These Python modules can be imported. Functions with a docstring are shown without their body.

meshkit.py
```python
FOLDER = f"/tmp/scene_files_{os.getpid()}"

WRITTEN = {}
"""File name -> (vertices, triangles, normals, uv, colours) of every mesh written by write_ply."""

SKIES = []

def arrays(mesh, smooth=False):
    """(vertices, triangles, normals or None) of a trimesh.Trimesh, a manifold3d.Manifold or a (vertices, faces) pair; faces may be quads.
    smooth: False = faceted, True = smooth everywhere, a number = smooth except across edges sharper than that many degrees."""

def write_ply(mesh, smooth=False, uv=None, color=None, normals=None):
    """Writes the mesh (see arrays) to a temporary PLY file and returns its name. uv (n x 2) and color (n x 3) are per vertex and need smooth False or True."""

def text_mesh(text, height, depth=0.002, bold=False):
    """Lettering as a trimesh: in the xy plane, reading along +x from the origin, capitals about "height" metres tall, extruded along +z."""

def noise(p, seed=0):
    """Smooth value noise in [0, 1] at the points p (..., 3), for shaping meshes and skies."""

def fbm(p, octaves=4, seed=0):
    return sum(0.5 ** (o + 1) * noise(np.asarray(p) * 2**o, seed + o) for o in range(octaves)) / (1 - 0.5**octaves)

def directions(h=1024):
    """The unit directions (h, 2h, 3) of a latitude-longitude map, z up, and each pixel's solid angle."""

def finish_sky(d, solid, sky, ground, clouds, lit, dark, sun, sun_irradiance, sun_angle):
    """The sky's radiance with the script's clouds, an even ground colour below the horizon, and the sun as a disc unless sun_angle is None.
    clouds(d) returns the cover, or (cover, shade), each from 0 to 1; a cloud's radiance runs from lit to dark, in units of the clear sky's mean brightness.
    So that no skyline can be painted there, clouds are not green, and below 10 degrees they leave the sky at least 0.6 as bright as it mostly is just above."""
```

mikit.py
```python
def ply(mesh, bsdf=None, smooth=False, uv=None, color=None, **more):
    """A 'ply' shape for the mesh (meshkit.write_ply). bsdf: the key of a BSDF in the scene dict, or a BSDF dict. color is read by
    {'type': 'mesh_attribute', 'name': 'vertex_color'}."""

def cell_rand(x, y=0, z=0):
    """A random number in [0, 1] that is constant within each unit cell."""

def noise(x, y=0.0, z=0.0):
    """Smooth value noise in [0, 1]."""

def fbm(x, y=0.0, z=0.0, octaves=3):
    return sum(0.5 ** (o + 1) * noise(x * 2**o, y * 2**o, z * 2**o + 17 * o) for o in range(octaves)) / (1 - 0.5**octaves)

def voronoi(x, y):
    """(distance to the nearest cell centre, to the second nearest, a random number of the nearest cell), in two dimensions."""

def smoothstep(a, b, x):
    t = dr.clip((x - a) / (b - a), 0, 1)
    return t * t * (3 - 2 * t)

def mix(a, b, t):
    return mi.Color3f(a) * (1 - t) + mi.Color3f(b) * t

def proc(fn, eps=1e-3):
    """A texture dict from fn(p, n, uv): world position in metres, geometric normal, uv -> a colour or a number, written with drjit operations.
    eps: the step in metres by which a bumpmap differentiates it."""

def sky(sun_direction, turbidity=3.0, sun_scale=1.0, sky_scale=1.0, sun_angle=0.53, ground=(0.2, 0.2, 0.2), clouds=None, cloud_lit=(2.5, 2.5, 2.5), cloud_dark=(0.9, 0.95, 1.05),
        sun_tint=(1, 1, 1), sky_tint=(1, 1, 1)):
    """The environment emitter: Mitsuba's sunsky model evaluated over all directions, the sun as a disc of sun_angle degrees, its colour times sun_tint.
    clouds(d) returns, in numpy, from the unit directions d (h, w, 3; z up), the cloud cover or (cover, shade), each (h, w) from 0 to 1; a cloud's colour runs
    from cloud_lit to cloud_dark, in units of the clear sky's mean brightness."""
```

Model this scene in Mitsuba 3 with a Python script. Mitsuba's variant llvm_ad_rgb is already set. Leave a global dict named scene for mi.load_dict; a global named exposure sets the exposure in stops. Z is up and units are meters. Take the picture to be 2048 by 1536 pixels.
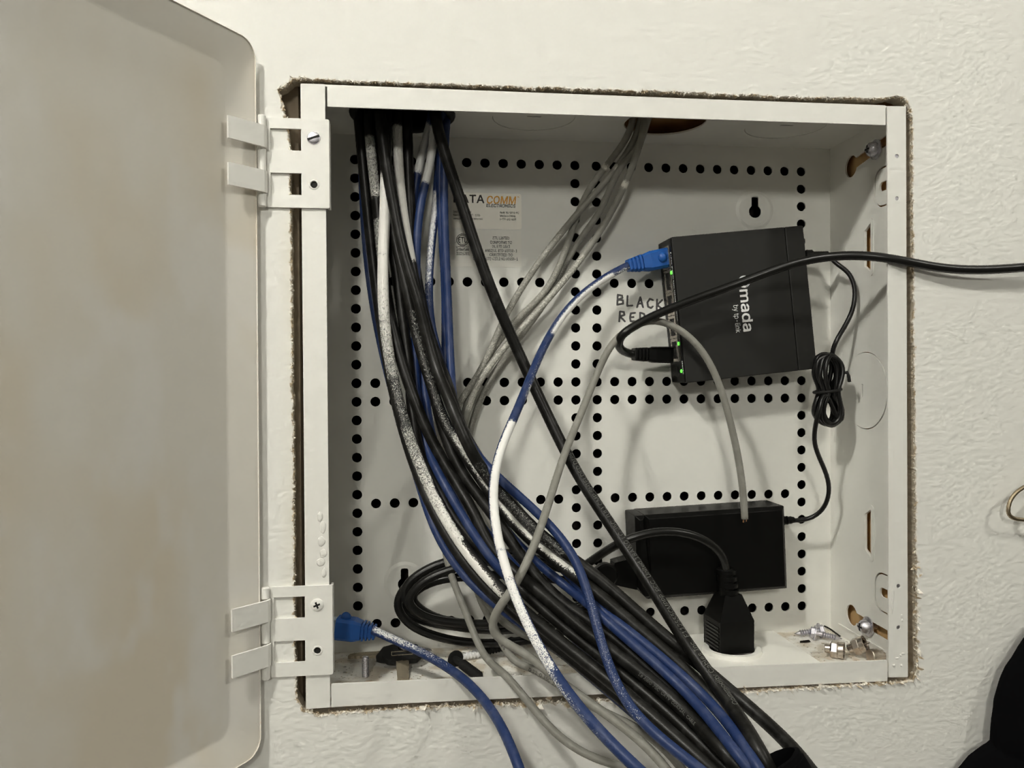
import math, random
import numpy as np, trimesh, manifold3d, drjit as dr, mitsuba as mi
from shapely.geometry import Polygon, Point, box as sbox, LineString
from shapely.ops import unary_union
from scipy.interpolate import splprep, splev, PchipInterpolator
import mikit, meshkit
T = mi.ScalarTransform4f
scene, labels = {}, {}

# ------------------------------------------------------------------ camera, lamps, exposure
CAM = np.array([-0.12008, -0.46115, 0.0109])
FWD = np.array([0.12032844, 0.99269515, -0.00879779])
UP = np.array([0.00615429, 0.00811609, 0.99994813])
scene['camera'] = {'type': 'perspective', 'fov': 65.606, 'fov_axis': 'x', 'near_clip': 0.01, 'far_clip': 50.0,
                   'to_world': T().look_at(origin=CAM.tolist(), target=(CAM + FWD).tolist(), up=UP.tolist())}
exposure = -0.12
LAMPS = [dict(pos=(-0.52, -0.57, 0.68), r=0.04, L=(437, 428, 388), lab='pendant globe lamp above the cabinet, to its left'),
         dict(pos=(-0.45, -2.15, 0.72), r=0.10, L=(126, 123, 110), lab='pendant globe lamp farther back, left of the camera'),
         dict(pos=(0.84, -0.84, 0.85), r=0.045, L=(215, 210, 187), lab='pendant globe lamp above the cabinet, to its right')]
FLOOR_Z, CEIL_Z = -1.30, 1.27

# ------------------------------------------------------------------ helpers
def rgb(*c): return {'type': 'rgb', 'value': list(c)}
def put(key, mesh, bsdf, smooth=False, label=None, cat=None, group=None, kind=None, uv=None, **more):
    base, n = key, 0
    while key in scene or any(k.startswith(key + '__') for k in scene):
        n += 1; key = f'{base}_{n:03d}'
    scene[key] = mikit.ply(mesh, bsdf, smooth=smooth, uv=uv, **more)
    tag(key, label, cat, group, kind)
    return key
def tag(key, label=None, cat=None, group=None, kind=None):
    d = {k: v for k, v in dict(label=label, category=cat, group=group, kind=kind).items() if v}
    if d: labels[key] = d
    return key
def cat(*ms): return trimesh.util.concatenate(list(ms))
def ext(poly, t):
    gs = [g for g in getattr(poly, 'geoms', [poly]) if g.area > 1e-10]
    return cat(*[trimesh.creation.extrude_polygon(g, t, engine='earcut') for g in gs])
def place(m, o, ex, ey, ez):
    m = m.copy(); M = np.array([ex, ey, ez], float).T
    m.vertices = m.vertices @ M.T + np.array(o, float)
    if np.linalg.det(M) < 0: m.invert()
    return m
def xz(poly, y0, t): return place(ext(poly, t), (0, y0, 0), (1, 0, 0), (0, 0, 1), (0, 1, 0))
def yz(poly, x0, t): return place(ext(poly, t), (x0, 0, 0), (0, 1, 0), (0, 0, 1), (1, 0, 0))
def xy(poly, z0, t): return place(ext(poly, t), (0, 0, z0), (1, 0, 0), (0, 1, 0), (0, 0, 1))
def rpoly(x0, y0, x1, y1, r): return sbox(x0 + r, y0 + r, x1 - r, y1 - r).buffer(r, quad_segs=6)
def circ(x, y, r, n=7): return Point(x, y).buffer(r, quad_segs=n)
def rbox(size, r, sub=1):
    s = np.array(size) / 2 - r; ico = trimesh.creation.icosphere(subdivisions=sub, radius=r).vertices
    return trimesh.convex.convex_hull(np.vstack([ico + s * np.array(k) for k in np.ndindex(2, 2, 2) for k in [np.array(k) * 2 - 1]]))
def hull(pts): return trimesh.convex.convex_hull(np.array(pts, float))
def ball(c, r, sub=2):
    m = trimesh.creation.icosphere(subdivisions=sub); m.vertices = m.vertices * np.array(r) + np.array(c); return m
def frame(ax, hint=(0, 0, 1)):
    z = np.array(ax, float); z /= np.linalg.norm(z); h = np.array(hint, float)
    if abs(z @ h) > 0.95: h = np.array([1.0, 0.2, 0])
    x = np.cross(h, z); x /= np.linalg.norm(x); return x, np.cross(z, x), z
def lathe(profile, o, ax, n=24):          # profile: (radius, height) pairs along ax
    m = trimesh.creation.revolve(np.array(profile, float), sections=n)
    x, y, z = frame(ax); return place(m, o, x, y, z)
def cyl(p, q, r, n=20):
    p, q = np.array(p, float), np.array(q, float); L = np.linalg.norm(q - p)
    return lathe([(0, 0), (r * .85, 0), (r, r * .15), (r, L - r * .15), (r * .85, L), (0, L)], p, q - p, n)
def path(pts, smooth=0.00035, step=0.002):
    P = np.array(pts, float); d = np.r_[0, np.cumsum(np.linalg.norm(np.diff(P, axis=0), axis=1))]
    tck, _ = splprep(P.T, u=d, k=3, s=len(P) * smooth ** 2)
    u = np.linspace(0, d[-1], max(8, int(d[-1] / step)))
    return np.array(splev(u, tck)).T, np.interp(u, d, np.arange(len(P)))
def rings(C):
    t = np.gradient(C, axis=0); t /= np.linalg.norm(t, axis=1, keepdims=True)
    n = np.array([0, -1.0, 0]) - t * (t @ np.array([0, -1.0, 0]))[:, None]
    bad = np.linalg.norm(n, axis=1) < 0.15
    if bad.any():                                  # parallel transport where the cable points straight out
        n = np.zeros_like(C); n[0] = np.cross(t[0], [0.3, 0.2, 0.9])
        for i in range(1, len(C)): n[i] = n[i - 1] - t[i] * (n[i - 1] @ t[i])
        n[0] -= t[0] * (n[0] @ t[0])
    n /= np.linalg.norm(n, axis=1, keepdims=True)
    return t, n, np.cross(t, n)
def tube(C, r, ns=16, dens=None, flat=1.0):
    t, n, b = rings(C); a = np.arange(ns) * 2 * math.pi / ns
    V = C[:, None] + r * (np.cos(a)[None, :, None] * n[:, None] + flat * np.sin(a)[None, :, None] * b[:, None])
    k = len(C); i, j = np.meshgrid(np.arange(k - 1), np.arange(ns), indexing='ij'); j2 = (j + 1) % ns
    q = np.stack([i * ns + j, i * ns + j2, (i + 1) * ns + j2, (i + 1) * ns + j], -1).reshape(-1, 4)
    F = np.vstack([q[:, [0, 1, 2]], q[:, [0, 2, 3]]])
    V = V.reshape(-1, 3); off = len(V)
    V = np.vstack([V, C[0] - t[0] * r * .25, C[-1] + t[-1] * r * .25])
    jj = np.arange(ns)
    F = np.vstack([F, np.stack([(jj + 1) % ns, jj, jj * 0 + off], 1), np.stack([jj + (k - 1) * ns, (jj + 1) % ns + (k - 1) * ns, jj * 0 + off + 1], 1)])
    m = trimesh.Trimesh(V, F, process=False)
    uv = None
    if dens is not None:
        s = np.r_[0, np.cumsum(np.linalg.norm(np.diff(C, axis=0), axis=1))]
        uv = np.stack([np.repeat(s, ns), dens.ravel()], 1); uv = np.vstack([uv, [0, 0], [s[-1], 0]])
    return m, uv
def overspray(idx, ns, segs):                      # segs: (from, to, density at both ends, side in degrees, half width)
    a = np.degrees(np.arange(ns) * 2 * math.pi / ns); D = np.zeros((len(idx), ns))
    for i0, i1, d0, d1, th, hw in segs:
        f = np.clip((idx - i0 + .25) / .5, 0, 1) * np.clip((i1 + .25 - idx) / .5, 0, 1)
        d = d0 + (d1 - d0) * np.clip((idx - i0) / max(i1 - i0, 1e-6), 0, 1)
        g = np.abs((a - th + 180) % 360 - 180)
        g = np.clip((hw + 22 - g) / 44, 0, 1); g = g * g * (3 - 2 * g)
        D = np.maximum(D, (f * d)[:, None] * g[None])
    return D
def text(s, h, o, ex, ey, width=None, bold=False, depth=0.00012, center=False):
    m = meshkit.text_mesh(s, h, depth, bold)
    lo, hi = m.bounds[0], m.bounds[1]
    if width: m.vertices[:, 0] = (m.vertices[:, 0] - lo[0]) * width / (hi[0] - lo[0]); hi = m.bounds[1]
    if center: m.vertices[:, 0] -= (m.bounds[0][0] + m.bounds[1][0]) / 2
    ex, ey = np.array(ex, float), np.array(ey, float)
    return place(m, o, ex, ey, np.cross(ex, ey))
def wrap_text(s, h, C, r, at, theta, sign=1, gap=0.00006):     # lettering bent round a cable; sign -1 reads against the cable's direction
    m = meshkit.text_mesh(s, h, 0.00008); m = m.subdivide_to_size(h * 0.6) if hasattr(m, 'subdivide_to_size') else m
    t, n, b = rings(C); S = np.r_[0, np.cumsum(np.linalg.norm(np.diff(C, axis=0), axis=1))]
    v = m.vertices; ss = at + sign * v[:, 0]; th = math.radians(theta) - sign * (v[:, 1] - h / 2) / r
    ip = lambda A: np.stack([np.interp(ss, S, A[:, k]) for k in range(3)], 1)
    m.vertices = ip(C) + (r + gap + v[:, 2:3]) * (np.cos(th)[:, None] * ip(n) + np.sin(th)[:, None] * ip(b))
    return m

# ------------------------------------------------------------------ materials
def principled(c, rough=0.5, **k):
    return {'type': 'twosided', 'bsdf': {'type': 'principled', 'base_color': c if isinstance(c, dict) else rgb(*c), 'roughness': rough, **k}}
def bumped(c, rough, fn, scale, eps=4e-4, **k):
    return {'type': 'twosided', 'bsdf': {'type': 'bumpmap', 'tex': mikit.proc(fn, eps), 'scale': scale,
            'bsdf': {'type': 'principled', 'base_color': c if isinstance(c, dict) else rgb(*c), 'roughness': rough, **k}}}
nz, fbm, sst, mix = mikit.noise, mikit.fbm, mikit.smoothstep, mikit.mix
def wall_bump(p, n, uv): return fbm(p.x * 460, p.y * 460, p.z * 500, 2) + 0.10 * nz(p.x * 130, p.y * 130, p.z * 130)
def wall_color(p, n, uv):
    old = sst(-0.2, -0.1885, p.x) * sst(-0.186, -0.188, p.x) * sst(0.118, 0.095, p.z) * sst(-0.128, -0.10, p.z)
    blot = fbm(p.x * 9, p.y * 9, p.z * 9, 3)
    c = mix((0.72, 0.713, 0.68), (0.75, 0.743, 0.71), blot)
    return mix(c, (0.68, 0.645, 0.555), 0.6 * old * nz(p.x * 40, 0.0, p.z * 14))
scene['mat_wall'] = bumped(mikit.proc(wall_color), 0.55, wall_bump, 0.00042, specular=0.3)
scene['mat_room'] = principled((0.36, 0.355, 0.34), 0.8)
scene['mat_roomfloor'] = principled((0.16, 0.15, 0.14), 0.7)
def enamel_bump(p, n, uv): return fbm(p.x * 420, p.y * 420, p.z * 420, 2) + 0.2 * nz(p.x * 150, p.y * 150, p.z * 150)
scene['mat_enamel'] = principled(mikit.proc(lambda p, n, uv: mix((0.72, 0.715, 0.675), (0.75, 0.745, 0.705), fbm(p.x * 25, p.y * 25, p.z * 25))), 0.42, specular=0.45)
scene['mat_flange'] = bumped((0.73, 0.723, 0.69), 0.45, enamel_bump, 0.00025, specular=0.4)
def floor_color(p, n, uv):
    left = sst(0.05, 0.035, p.x); right = sst(0.137, 0.142, p.x); zone = dr.maximum(left, right)
    d = zone * sst(0.38, 0.72, fbm(p.x * 95, p.y * 95, 3.0, 4)); sp = zone * 0.7 * sst(0.88, 0.93, nz(p.x * 800, p.y * 800, 7.0))
    rust = zone * sst(0.66, 0.78, fbm(p.x * 60, p.y * 60, 11.0, 3))
    c = mix((0.76, 0.745, 0.70), (0.50, 0.43, 0.33), 0.75 * d)
    return mix(mix(c, (0.42, 0.25, 0.10), 0.5 * rust), (0.12, 0.08, 0.05), sp)
scene['mat_floorpan'] = principled(mikit.proc(floor_color), 0.6)
def door_color(p, n, uv):
    a = fbm(p.y * 16 + 3, p.z * 7 + 2, 0.5, 4); b = fbm(p.y * 34 + 9, p.z * 15 + 5, 2.5, 4)
    c = mix((0.63, 0.605, 0.555), (0.60, 0.545, 0.455), sst(0.42, 0.66, a))
    c = mix(c, (0.655, 0.635, 0.60), sst(0.52, 0.68, b) * 0.8)
    rust = sst(-0.2105, -0.2095, p.x) * sst(-0.1805, -0.1810, p.z) * sst(-0.183, -0.182, p.z) * sst(0.5, 0.6, nz(p.x * 900, p.y * 900, p.z * 900))
    return mix(c, (0.33, 0.14, 0.07), rust)
scene['mat_door'] = principled(mikit.proc(door_color), 0.5, specular=0.35)
scene['mat_gypsum'] = bumped(mikit.proc(lambda p, n, uv: mix((0.30, 0.255, 0.195), (0.43, 0.38, 0.30), fbm(p.x * 350, p.y * 120, p.z * 350, 3))), 0.95, lambda p, n, uv: fbm(p.x * 700, p.y * 700, p.z * 700, 2), 0.00015)
scene['mat_paper'] = principled(mikit.proc(lambda p, n, uv: mix((0.50, 0.41, 0.28), (0.86, 0.83, 0.76), sst(0.3, 0.6, nz(p.x * 400, p.y * 400, p.z * 400)))), 0.95)
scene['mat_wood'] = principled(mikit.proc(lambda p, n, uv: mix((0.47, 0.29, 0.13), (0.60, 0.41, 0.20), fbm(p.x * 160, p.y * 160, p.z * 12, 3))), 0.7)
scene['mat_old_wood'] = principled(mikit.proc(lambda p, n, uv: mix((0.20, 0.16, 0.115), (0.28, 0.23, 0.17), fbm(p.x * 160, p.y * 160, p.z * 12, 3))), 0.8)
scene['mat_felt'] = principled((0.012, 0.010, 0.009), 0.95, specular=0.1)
def cable(base, rough, spec, lo=(0.80, 0.785, 0.745), dust=0.035, streak=0.0):
    def fn(p, n, uv):
        s = 0.65 * nz(p.x * 2700, p.y * 2700, p.z * 2700) + 0.35 * nz(p.x * 5600, p.y * 5600, p.z * 5600)
        s = sst(0.16, 0.84, s)
        w = sst(-0.09, 0.10, uv.y * 1.25 - s - 0.11)
        b = mix(base, tuple(min(1, x + dust) for x in base), sst(0.45, 0.75, fbm(p.x * 240, p.y * 240, p.z * 120, 3)))
        if streak: b = mix(b, (0.22, 0.20, 0.17), streak * sst(0.62, 0.70, nz(uv.x * 45, p.x * 600, p.y * 600)) * sst(0.45, 0.6, nz(uv.x * 12, 3.0)))
        return mix(b, lo, w)
    return principled(mikit.proc(fn), rough, specular=spec)
scene['mat_black'] = cable((0.0045, 0.0043, 0.0036), 0.40, 0.28, dust=0.010)
scene['mat_blue'] = cable((0.0105, 0.026, 0.094), 0.45, 0.35, lo=(0.82, 0.815, 0.80), dust=0.02)
scene['mat_gray'] = cable((0.215, 0.21, 0.187), 0.5, 0.35, lo=(0.70, 0.68, 0.62), dust=0.04, streak=0.55)
scene['mat_black_smooth'] = principled((0.006, 0.006, 0.0055), 0.3, specular=0.35)
scene['mat_black_gloss'] = principled((0.005, 0.005, 0.005), 0.25, specular=0.4)
scene['mat_plastic'] = principled((0.0022, 0.0022, 0.002), 0.42, specular=0.18)
scene['mat_dull_black'] = principled((0.010, 0.010, 0.0095), 0.7, specular=0.25)
scene['mat_cloth'] = principled((0.0025, 0.0025, 0.003), 0.95, specular=0.05)
scene['mat_switch'] = bumped((0.015, 0.015, 0.014), 0.55, lambda p, n, uv: nz(p.x * 2500, p.y * 2500, p.z * 2500), 0.00003, specular=0.3)
scene['mat_boot'] = principled((0.012, 0.085, 0.33), 0.42, specular=0.45)
scene['mat_clearplug'] = principled((0.40, 0.46, 0.52), 0.18, specular=0.6)
scene['mat_ink'] = principled((0.03, 0.028, 0.026), 0.8)
scene['mat_ink_faded'] = principled((0.07, 0.068, 0.07), 0.8)
scene['mat_orange'] = principled((0.64, 0.33, 0.05), 0.7)
scene['mat_sticker'] = principled((0.88, 0.85, 0.77), 0.5)
scene['mat_sticker_clear'] = principled((0.77, 0.755, 0.70), 0.42, specular=0.4)
scene['mat_print'] = principled((0.74, 0.74, 0.74), 0.6)
scene['mat_print_dim'] = principled((0.10, 0.10, 0.093), 0.7)
scene['mat_steel'] = {'type': 'twosided', 'bsdf': {'type': 'roughconductor', 'material': 'Cr', 'alpha': 0.22, 'specular_reflectance': rgb(0.95, 0.98, 1.0)}}
scene['mat_nickel'] = {'type': 'twosided', 'bsdf': {'type': 'roughconductor', 'material': 'Cr', 'alpha': 0.14, 'specular_reflectance': rgb(0.92, 0.87, 0.72)}}
scene['mat_brass'] = {'type': 'twosided', 'bsdf': {'type': 'roughconductor', 'material': 'Cr', 'alpha': 0.2, 'specular_reflectance': rgb(0.60, 0.52, 0.34)}}
scene['mat_keysteel'] = principled((0.36, 0.31, 0.23), 0.45, metallic=0.6)
scene['mat_copper'] = principled((0.55, 0.28, 0.14), 0.4, metallic=0.8)
scene['mat_plate'] = principled((0.80, 0.79, 0.745), 0.4, specular=0.45)

# ------------------------------------------------------------------ the room
RX0, RX1, RY0 = -2.2, 2.6, -4.6
def slab(x0, y0, z0, x1, y1, z1):
    m = trimesh.creation.box((x1 - x0, y1 - y0, z1 - z0)); m.apply_translation(((x0 + x1) / 2, (y0 + y1) / 2, (z0 + z1) / 2)); return m
put('floor', slab(RX0, RY0, FLOOR_Z - .05, RX1, .013, FLOOR_Z), 'mat_roomfloor', kind='structure', label='floor of the room, below the picture')
put('ceiling', slab(RX0, RY0, CEIL_Z, RX1, .013, CEIL_Z + .05), 'mat_room', kind='structure', label='ceiling of the room, above the picture')
put('wall_left', slab(RX0 - .05, RY0, FLOOR_Z, RX0, .013, CEIL_Z), 'mat_room', kind='structure', label='side wall of the room on the left')
put('wall_right', slab(RX1, RY0, FLOOR_Z, RX1 + .05, .013, CEIL_Z), 'mat_room', kind='structure', label='side wall of the room on the right')
put('wall_front', slab(RX0, RY0 - .05, FLOOR_Z, RX1, RY0, CEIL_Z), 'mat_room', kind='structure', label='wall of the room behind the camera')
for i, lamp in enumerate(LAMPS):
    k = 'pendant_lamp' + (f'_{i:03d}' if i else ''); px, py, pz = lamp['pos']; pr = lamp['r']
    put(k + '__globe', ball((px, py, pz), pr, 3), 'mat_room', smooth=True, emitter={'type': 'area', 'radiance': rgb(*lamp['L'])})
    put(k + '__rod', cyl((px, py, pz + pr), (px, py, CEIL_Z), .004), 'mat_room')
    put(k + '__ceiling_plate', lathe([(0, 0), (.045, 0), (.05, .004), (.05, .012), (0, .012)], (px, py, CEIL_Z), (0, 0, -1), 32), 'mat_room')
    tag(k, lamp['lab'], 'lamp')

# the wall with the hole that was cut for the cabinet
rng = np.random.default_rng(5)
HOLE = [(-196.0,173.2),(-190.8,177.6),(-187.2,179.7),(-178.4,180.3),(-156.1,179.8),(-99.4,180.3),(-10.9,180.8),(50.4,180.8),(113.6,180.7),(169.0,182.2),(177.3,184.3),(182.9,182.1),(185.6,177.9),(187.2,169.2),(187.8,113.5),(188.1,57.6),(188.8,-4.7),(189.4,-67.1),(190.0,-114.1),(190.3,-161.1),(191.3,-173.7),(188.0,-179.4),(178.6,-181.2),(145.5,-181.0),(80.8,-181.6),(-0.3,-182.4),(-57.5,-181.7),(-101.5,-180.6),(-158.6,-180.6),(-175.4,-181.8),(-185.1,-177.8),(-188.7,-170.5),(-189.6,-143.4),(-189.5,-58.1),(-189.6,-1.5),(-189.8,55.1),(-189.9,105.8),(-190.2,142.4),(-191.8,156.5),(-194.4,166.2)]
hp = np.array(HOLE + HOLE[:1]) / 1000
hs = np.r_[0, np.cumsum(np.linalg.norm(np.diff(hp, axis=0), axis=1))]
su = np.arange(0, hs[-1], 0.0011)
hq = np.stack([np.interp(su, hs, hp[:, k]) for k in (0, 1)], 1)
nrm = hq / np.linalg.norm(hq / [1, 1], axis=1, keepdims=True)
rough_e = (meshkit.fbm(np.stack([hq[:, 0] * 260, hq[:, 1] * 260, hq[:, 0] * 0], 1), 3, 3) - .5) * 0.0016 + (rng.random(len(hq)) - .5) * 0.0005
hq = hq + nrm * rough_e[:, None]
hole = Polygon(hq).buffer(0)
wallp = sbox(RX0, FLOOR_Z, RX1, CEIL_Z).difference(hole)
put('wall_back', xz(wallp, 0.0, 0.0004), 'mat_wall', kind='structure', label='white painted wall with orange-peel texture around the cabinet')
core = sbox(-.45, -.45, .45, .45).difference(hole.buffer(0.0003))
put('wall_back__gypsum_core', xz(core, 0.0004, 0.0125), 'mat_gypsum', label='raw brown cut edge of the drywall around the cabinet')
# torn paper fibres along the cut
def fibres(count, pick, length, outward, seed):
    r = np.random.default_rng(seed); ms = []; k = np.nonzero(pick)[0]
    V, F = [], []
    for i in r.choice(k, count):
        c = np.array([hq[i, 0], 0, hq[i, 1]]); tdir = np.roll(hq, -1, 0)[i] - hq[i]; tdir = np.array([tdir[0], 0, tdir[1]]) / (np.linalg.norm(tdir) + 1e-9)
        inn = np.array([-nrm[i, 0], 0, -nrm[i, 1]]); L = length * (0.4 + r.random() * 1.2)
        d = inn * r.uniform(-.6, .9) + tdir * r.uniform(-.8, .8) + np.array([0, -1, 0]) * r.uniform(*outward)
        d /= np.linalg.norm(d); w = np.cross(d, r.normal(size=3)); w = w / np.linalg.norm(w) * L * r.uniform(.10, .32)
        c = c + np.array([0, abs(r.normal(0, .0022 if outward[1] > .55 else .0011)) - .0002, 0]) + tdir * r.uniform(-.001, .001)
        e = np.cross(d, w) * .15 / max(L, 1e-6) * L; b = len(V)
        V += [c - w, c + w, c + d * L * .55 + w * .8 + e, c + d * L, c + d * L * .5 - w * .9 + e, c + e + d * L * .2]
        F += [(b, b + 1, b + 2), (b, b + 2, b + 4), (b + 4, b + 2, b + 3), (b, b + 5, b + 1), (b + 5, b + 4, b + 3), (b + 5, b + 3, b + 2), (b + 5, b + 2, b + 1), (b, b + 4, b + 5)]
    return trimesh.Trimesh(np.array(V), np.array(F), process=False)
zc = hq[:, 1]; xc = hq[:, 0]
fz = cat(fibres(6500, (zc > .17), .0010, (-.2, .6), 1), fibres(5000, (xc > .18), .0008, (-.2, .5), 2), fibres(4200, (xc < -.18), .0010, (-.1, .5), 3),
         fibres(4500, (zc < -.176), .0013, (.1, 1.2), 4), fibres(220, (zc < -.176) & (xc > -.12), .0040, (.3, 1.2), 6), fibres(90, (xc > .185) & (zc < -.1), .0030, (.2, 1.0), 7), fibres(60, (xc < -.18) & (zc > .15), .0025, (.1, .8), 8))
put('wall_back__torn_paper', fz, 'mat_paper', kind='stuff', label='torn paper and gypsum fibres along the cut edge')
# timber and lining inside the wall
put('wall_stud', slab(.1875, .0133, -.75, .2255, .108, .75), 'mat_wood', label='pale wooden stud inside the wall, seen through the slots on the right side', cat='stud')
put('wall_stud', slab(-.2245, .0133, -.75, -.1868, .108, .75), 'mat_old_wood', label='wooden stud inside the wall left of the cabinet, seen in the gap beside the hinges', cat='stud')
put('blocking_board', slab(-.05, .030, .1885, .1872, .1075, .2265), 'mat_wood', label='wooden board above the open round hole in the cabinet top', cat='board')
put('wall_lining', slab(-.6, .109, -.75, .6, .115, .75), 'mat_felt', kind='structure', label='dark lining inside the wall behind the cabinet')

# ------------------------------------------------------------------ the cabinet
D, PIT = 0.0897, 0.0127
E = 'wiring_cabinet'
back = sbox(-.1834, -.1777, .1834, .1777)
hx = {('L', c): -.0002 + (c - 12) * PIT - .00767 for c in range(13)}
hx.update({('R', c): -.0002 + .00767 + c * PIT for c in range(13)})
hz = lambda r: .00083 - (r - 12.5) * PIT
holes = set()
for k, c in (('L', 0), ('L', 12), ('R', 0), ('R', 12)):
    holes |= {(k, c, r) for r in range(26)}
for r in (0, 12, 13, 25): holes |= {(k, c, r) for k in 'LR' for c in range(1, 12)}
for r in (6.5, 18.5): holes |= {(k, c, r) for k in 'LR' for c in range(1, 12)}
HL = unary_union([circ(hx[k, c], hz(r), .00335, 6) for k, c, r in sorted(holes)])
KEYH = [(.1242, .1308), (-.1285, -.1300)]
keyh = lambda x, z: circ(x, z - .0012, .0046).union(sbox(x - .0026, z, x + .0026, z + .0088)).union(circ(x, z + .0078, .0026))
back = back.difference(HL).difference(unary_union([circ(x, z, .0095) for x, z in KEYH]))
put(E + '__back_panel', xz(back, D, .0012), 'mat_enamel', label='white perforated back panel with rows of round black holes')
for x, z in KEYH:
    ring = place(trimesh.creation.revolve(np.array([(.0098, -.0009), (.0120, -.0007), (.0142, .0), (.0146, .0004), (.0098, .0004)]), sections=40), (x, D, z), (1, 0, 0), (0, 0, 1), (0, 1, 0))
    disc = xz(circ(x, z, .0100, 10).difference(keyh(x, z)), D - .0009, .0009)
    put(E + '__keyhole_boss', cat(ring, disc), 'mat_enamel', label='raised round boss with a keyhole slot')
chev = unary_union([LineString([(.0655, .1115), (.0758, .1181), (.0850, .1125)]).buffer(.0007), LineString([(.0690, .1105), (.0758, .1150), (.0815, .1115)]).buffer(.0005)])
put(E + '__embossed_mark', xz(chev, D - .0003, .0004), 'mat_enamel')
# top panel with round knockouts
top = sbox(-.1834, 0.0012, .1834, D)
top = top.difference(circ(-.1272, .0445, .0315, 12)).difference(circ(.0428, .0440, .0265, 12)).difference(circ(-.0440, .0430, .0265, 12)).difference(circ(.1255, .0430, .0265, 12))
put(E + '__top_panel', xy(top, .1765, .0012), 'mat_enamel')
for x in (-.0440, .1255):
    d = circ(x, .043, .0262, 12).difference(sbox(x - .0045, .0405, x + .0045, .0425))
    put(E + '__knockout_disc', xy(d, .1769, .0012), 'mat_enamel', label='round knockout disc in the top panel')
put(E + '__grommet', place(trimesh.creation.torus(.0305, .0027, major_sections=48, minor_sections=12), (-.1272, .0445, .1765), (1, 0, 0), (0, 1, 0), (0, 0, 1)), 'mat_dull_black', smooth=True, label='black rubber ring in the top opening of the bundle')
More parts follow.
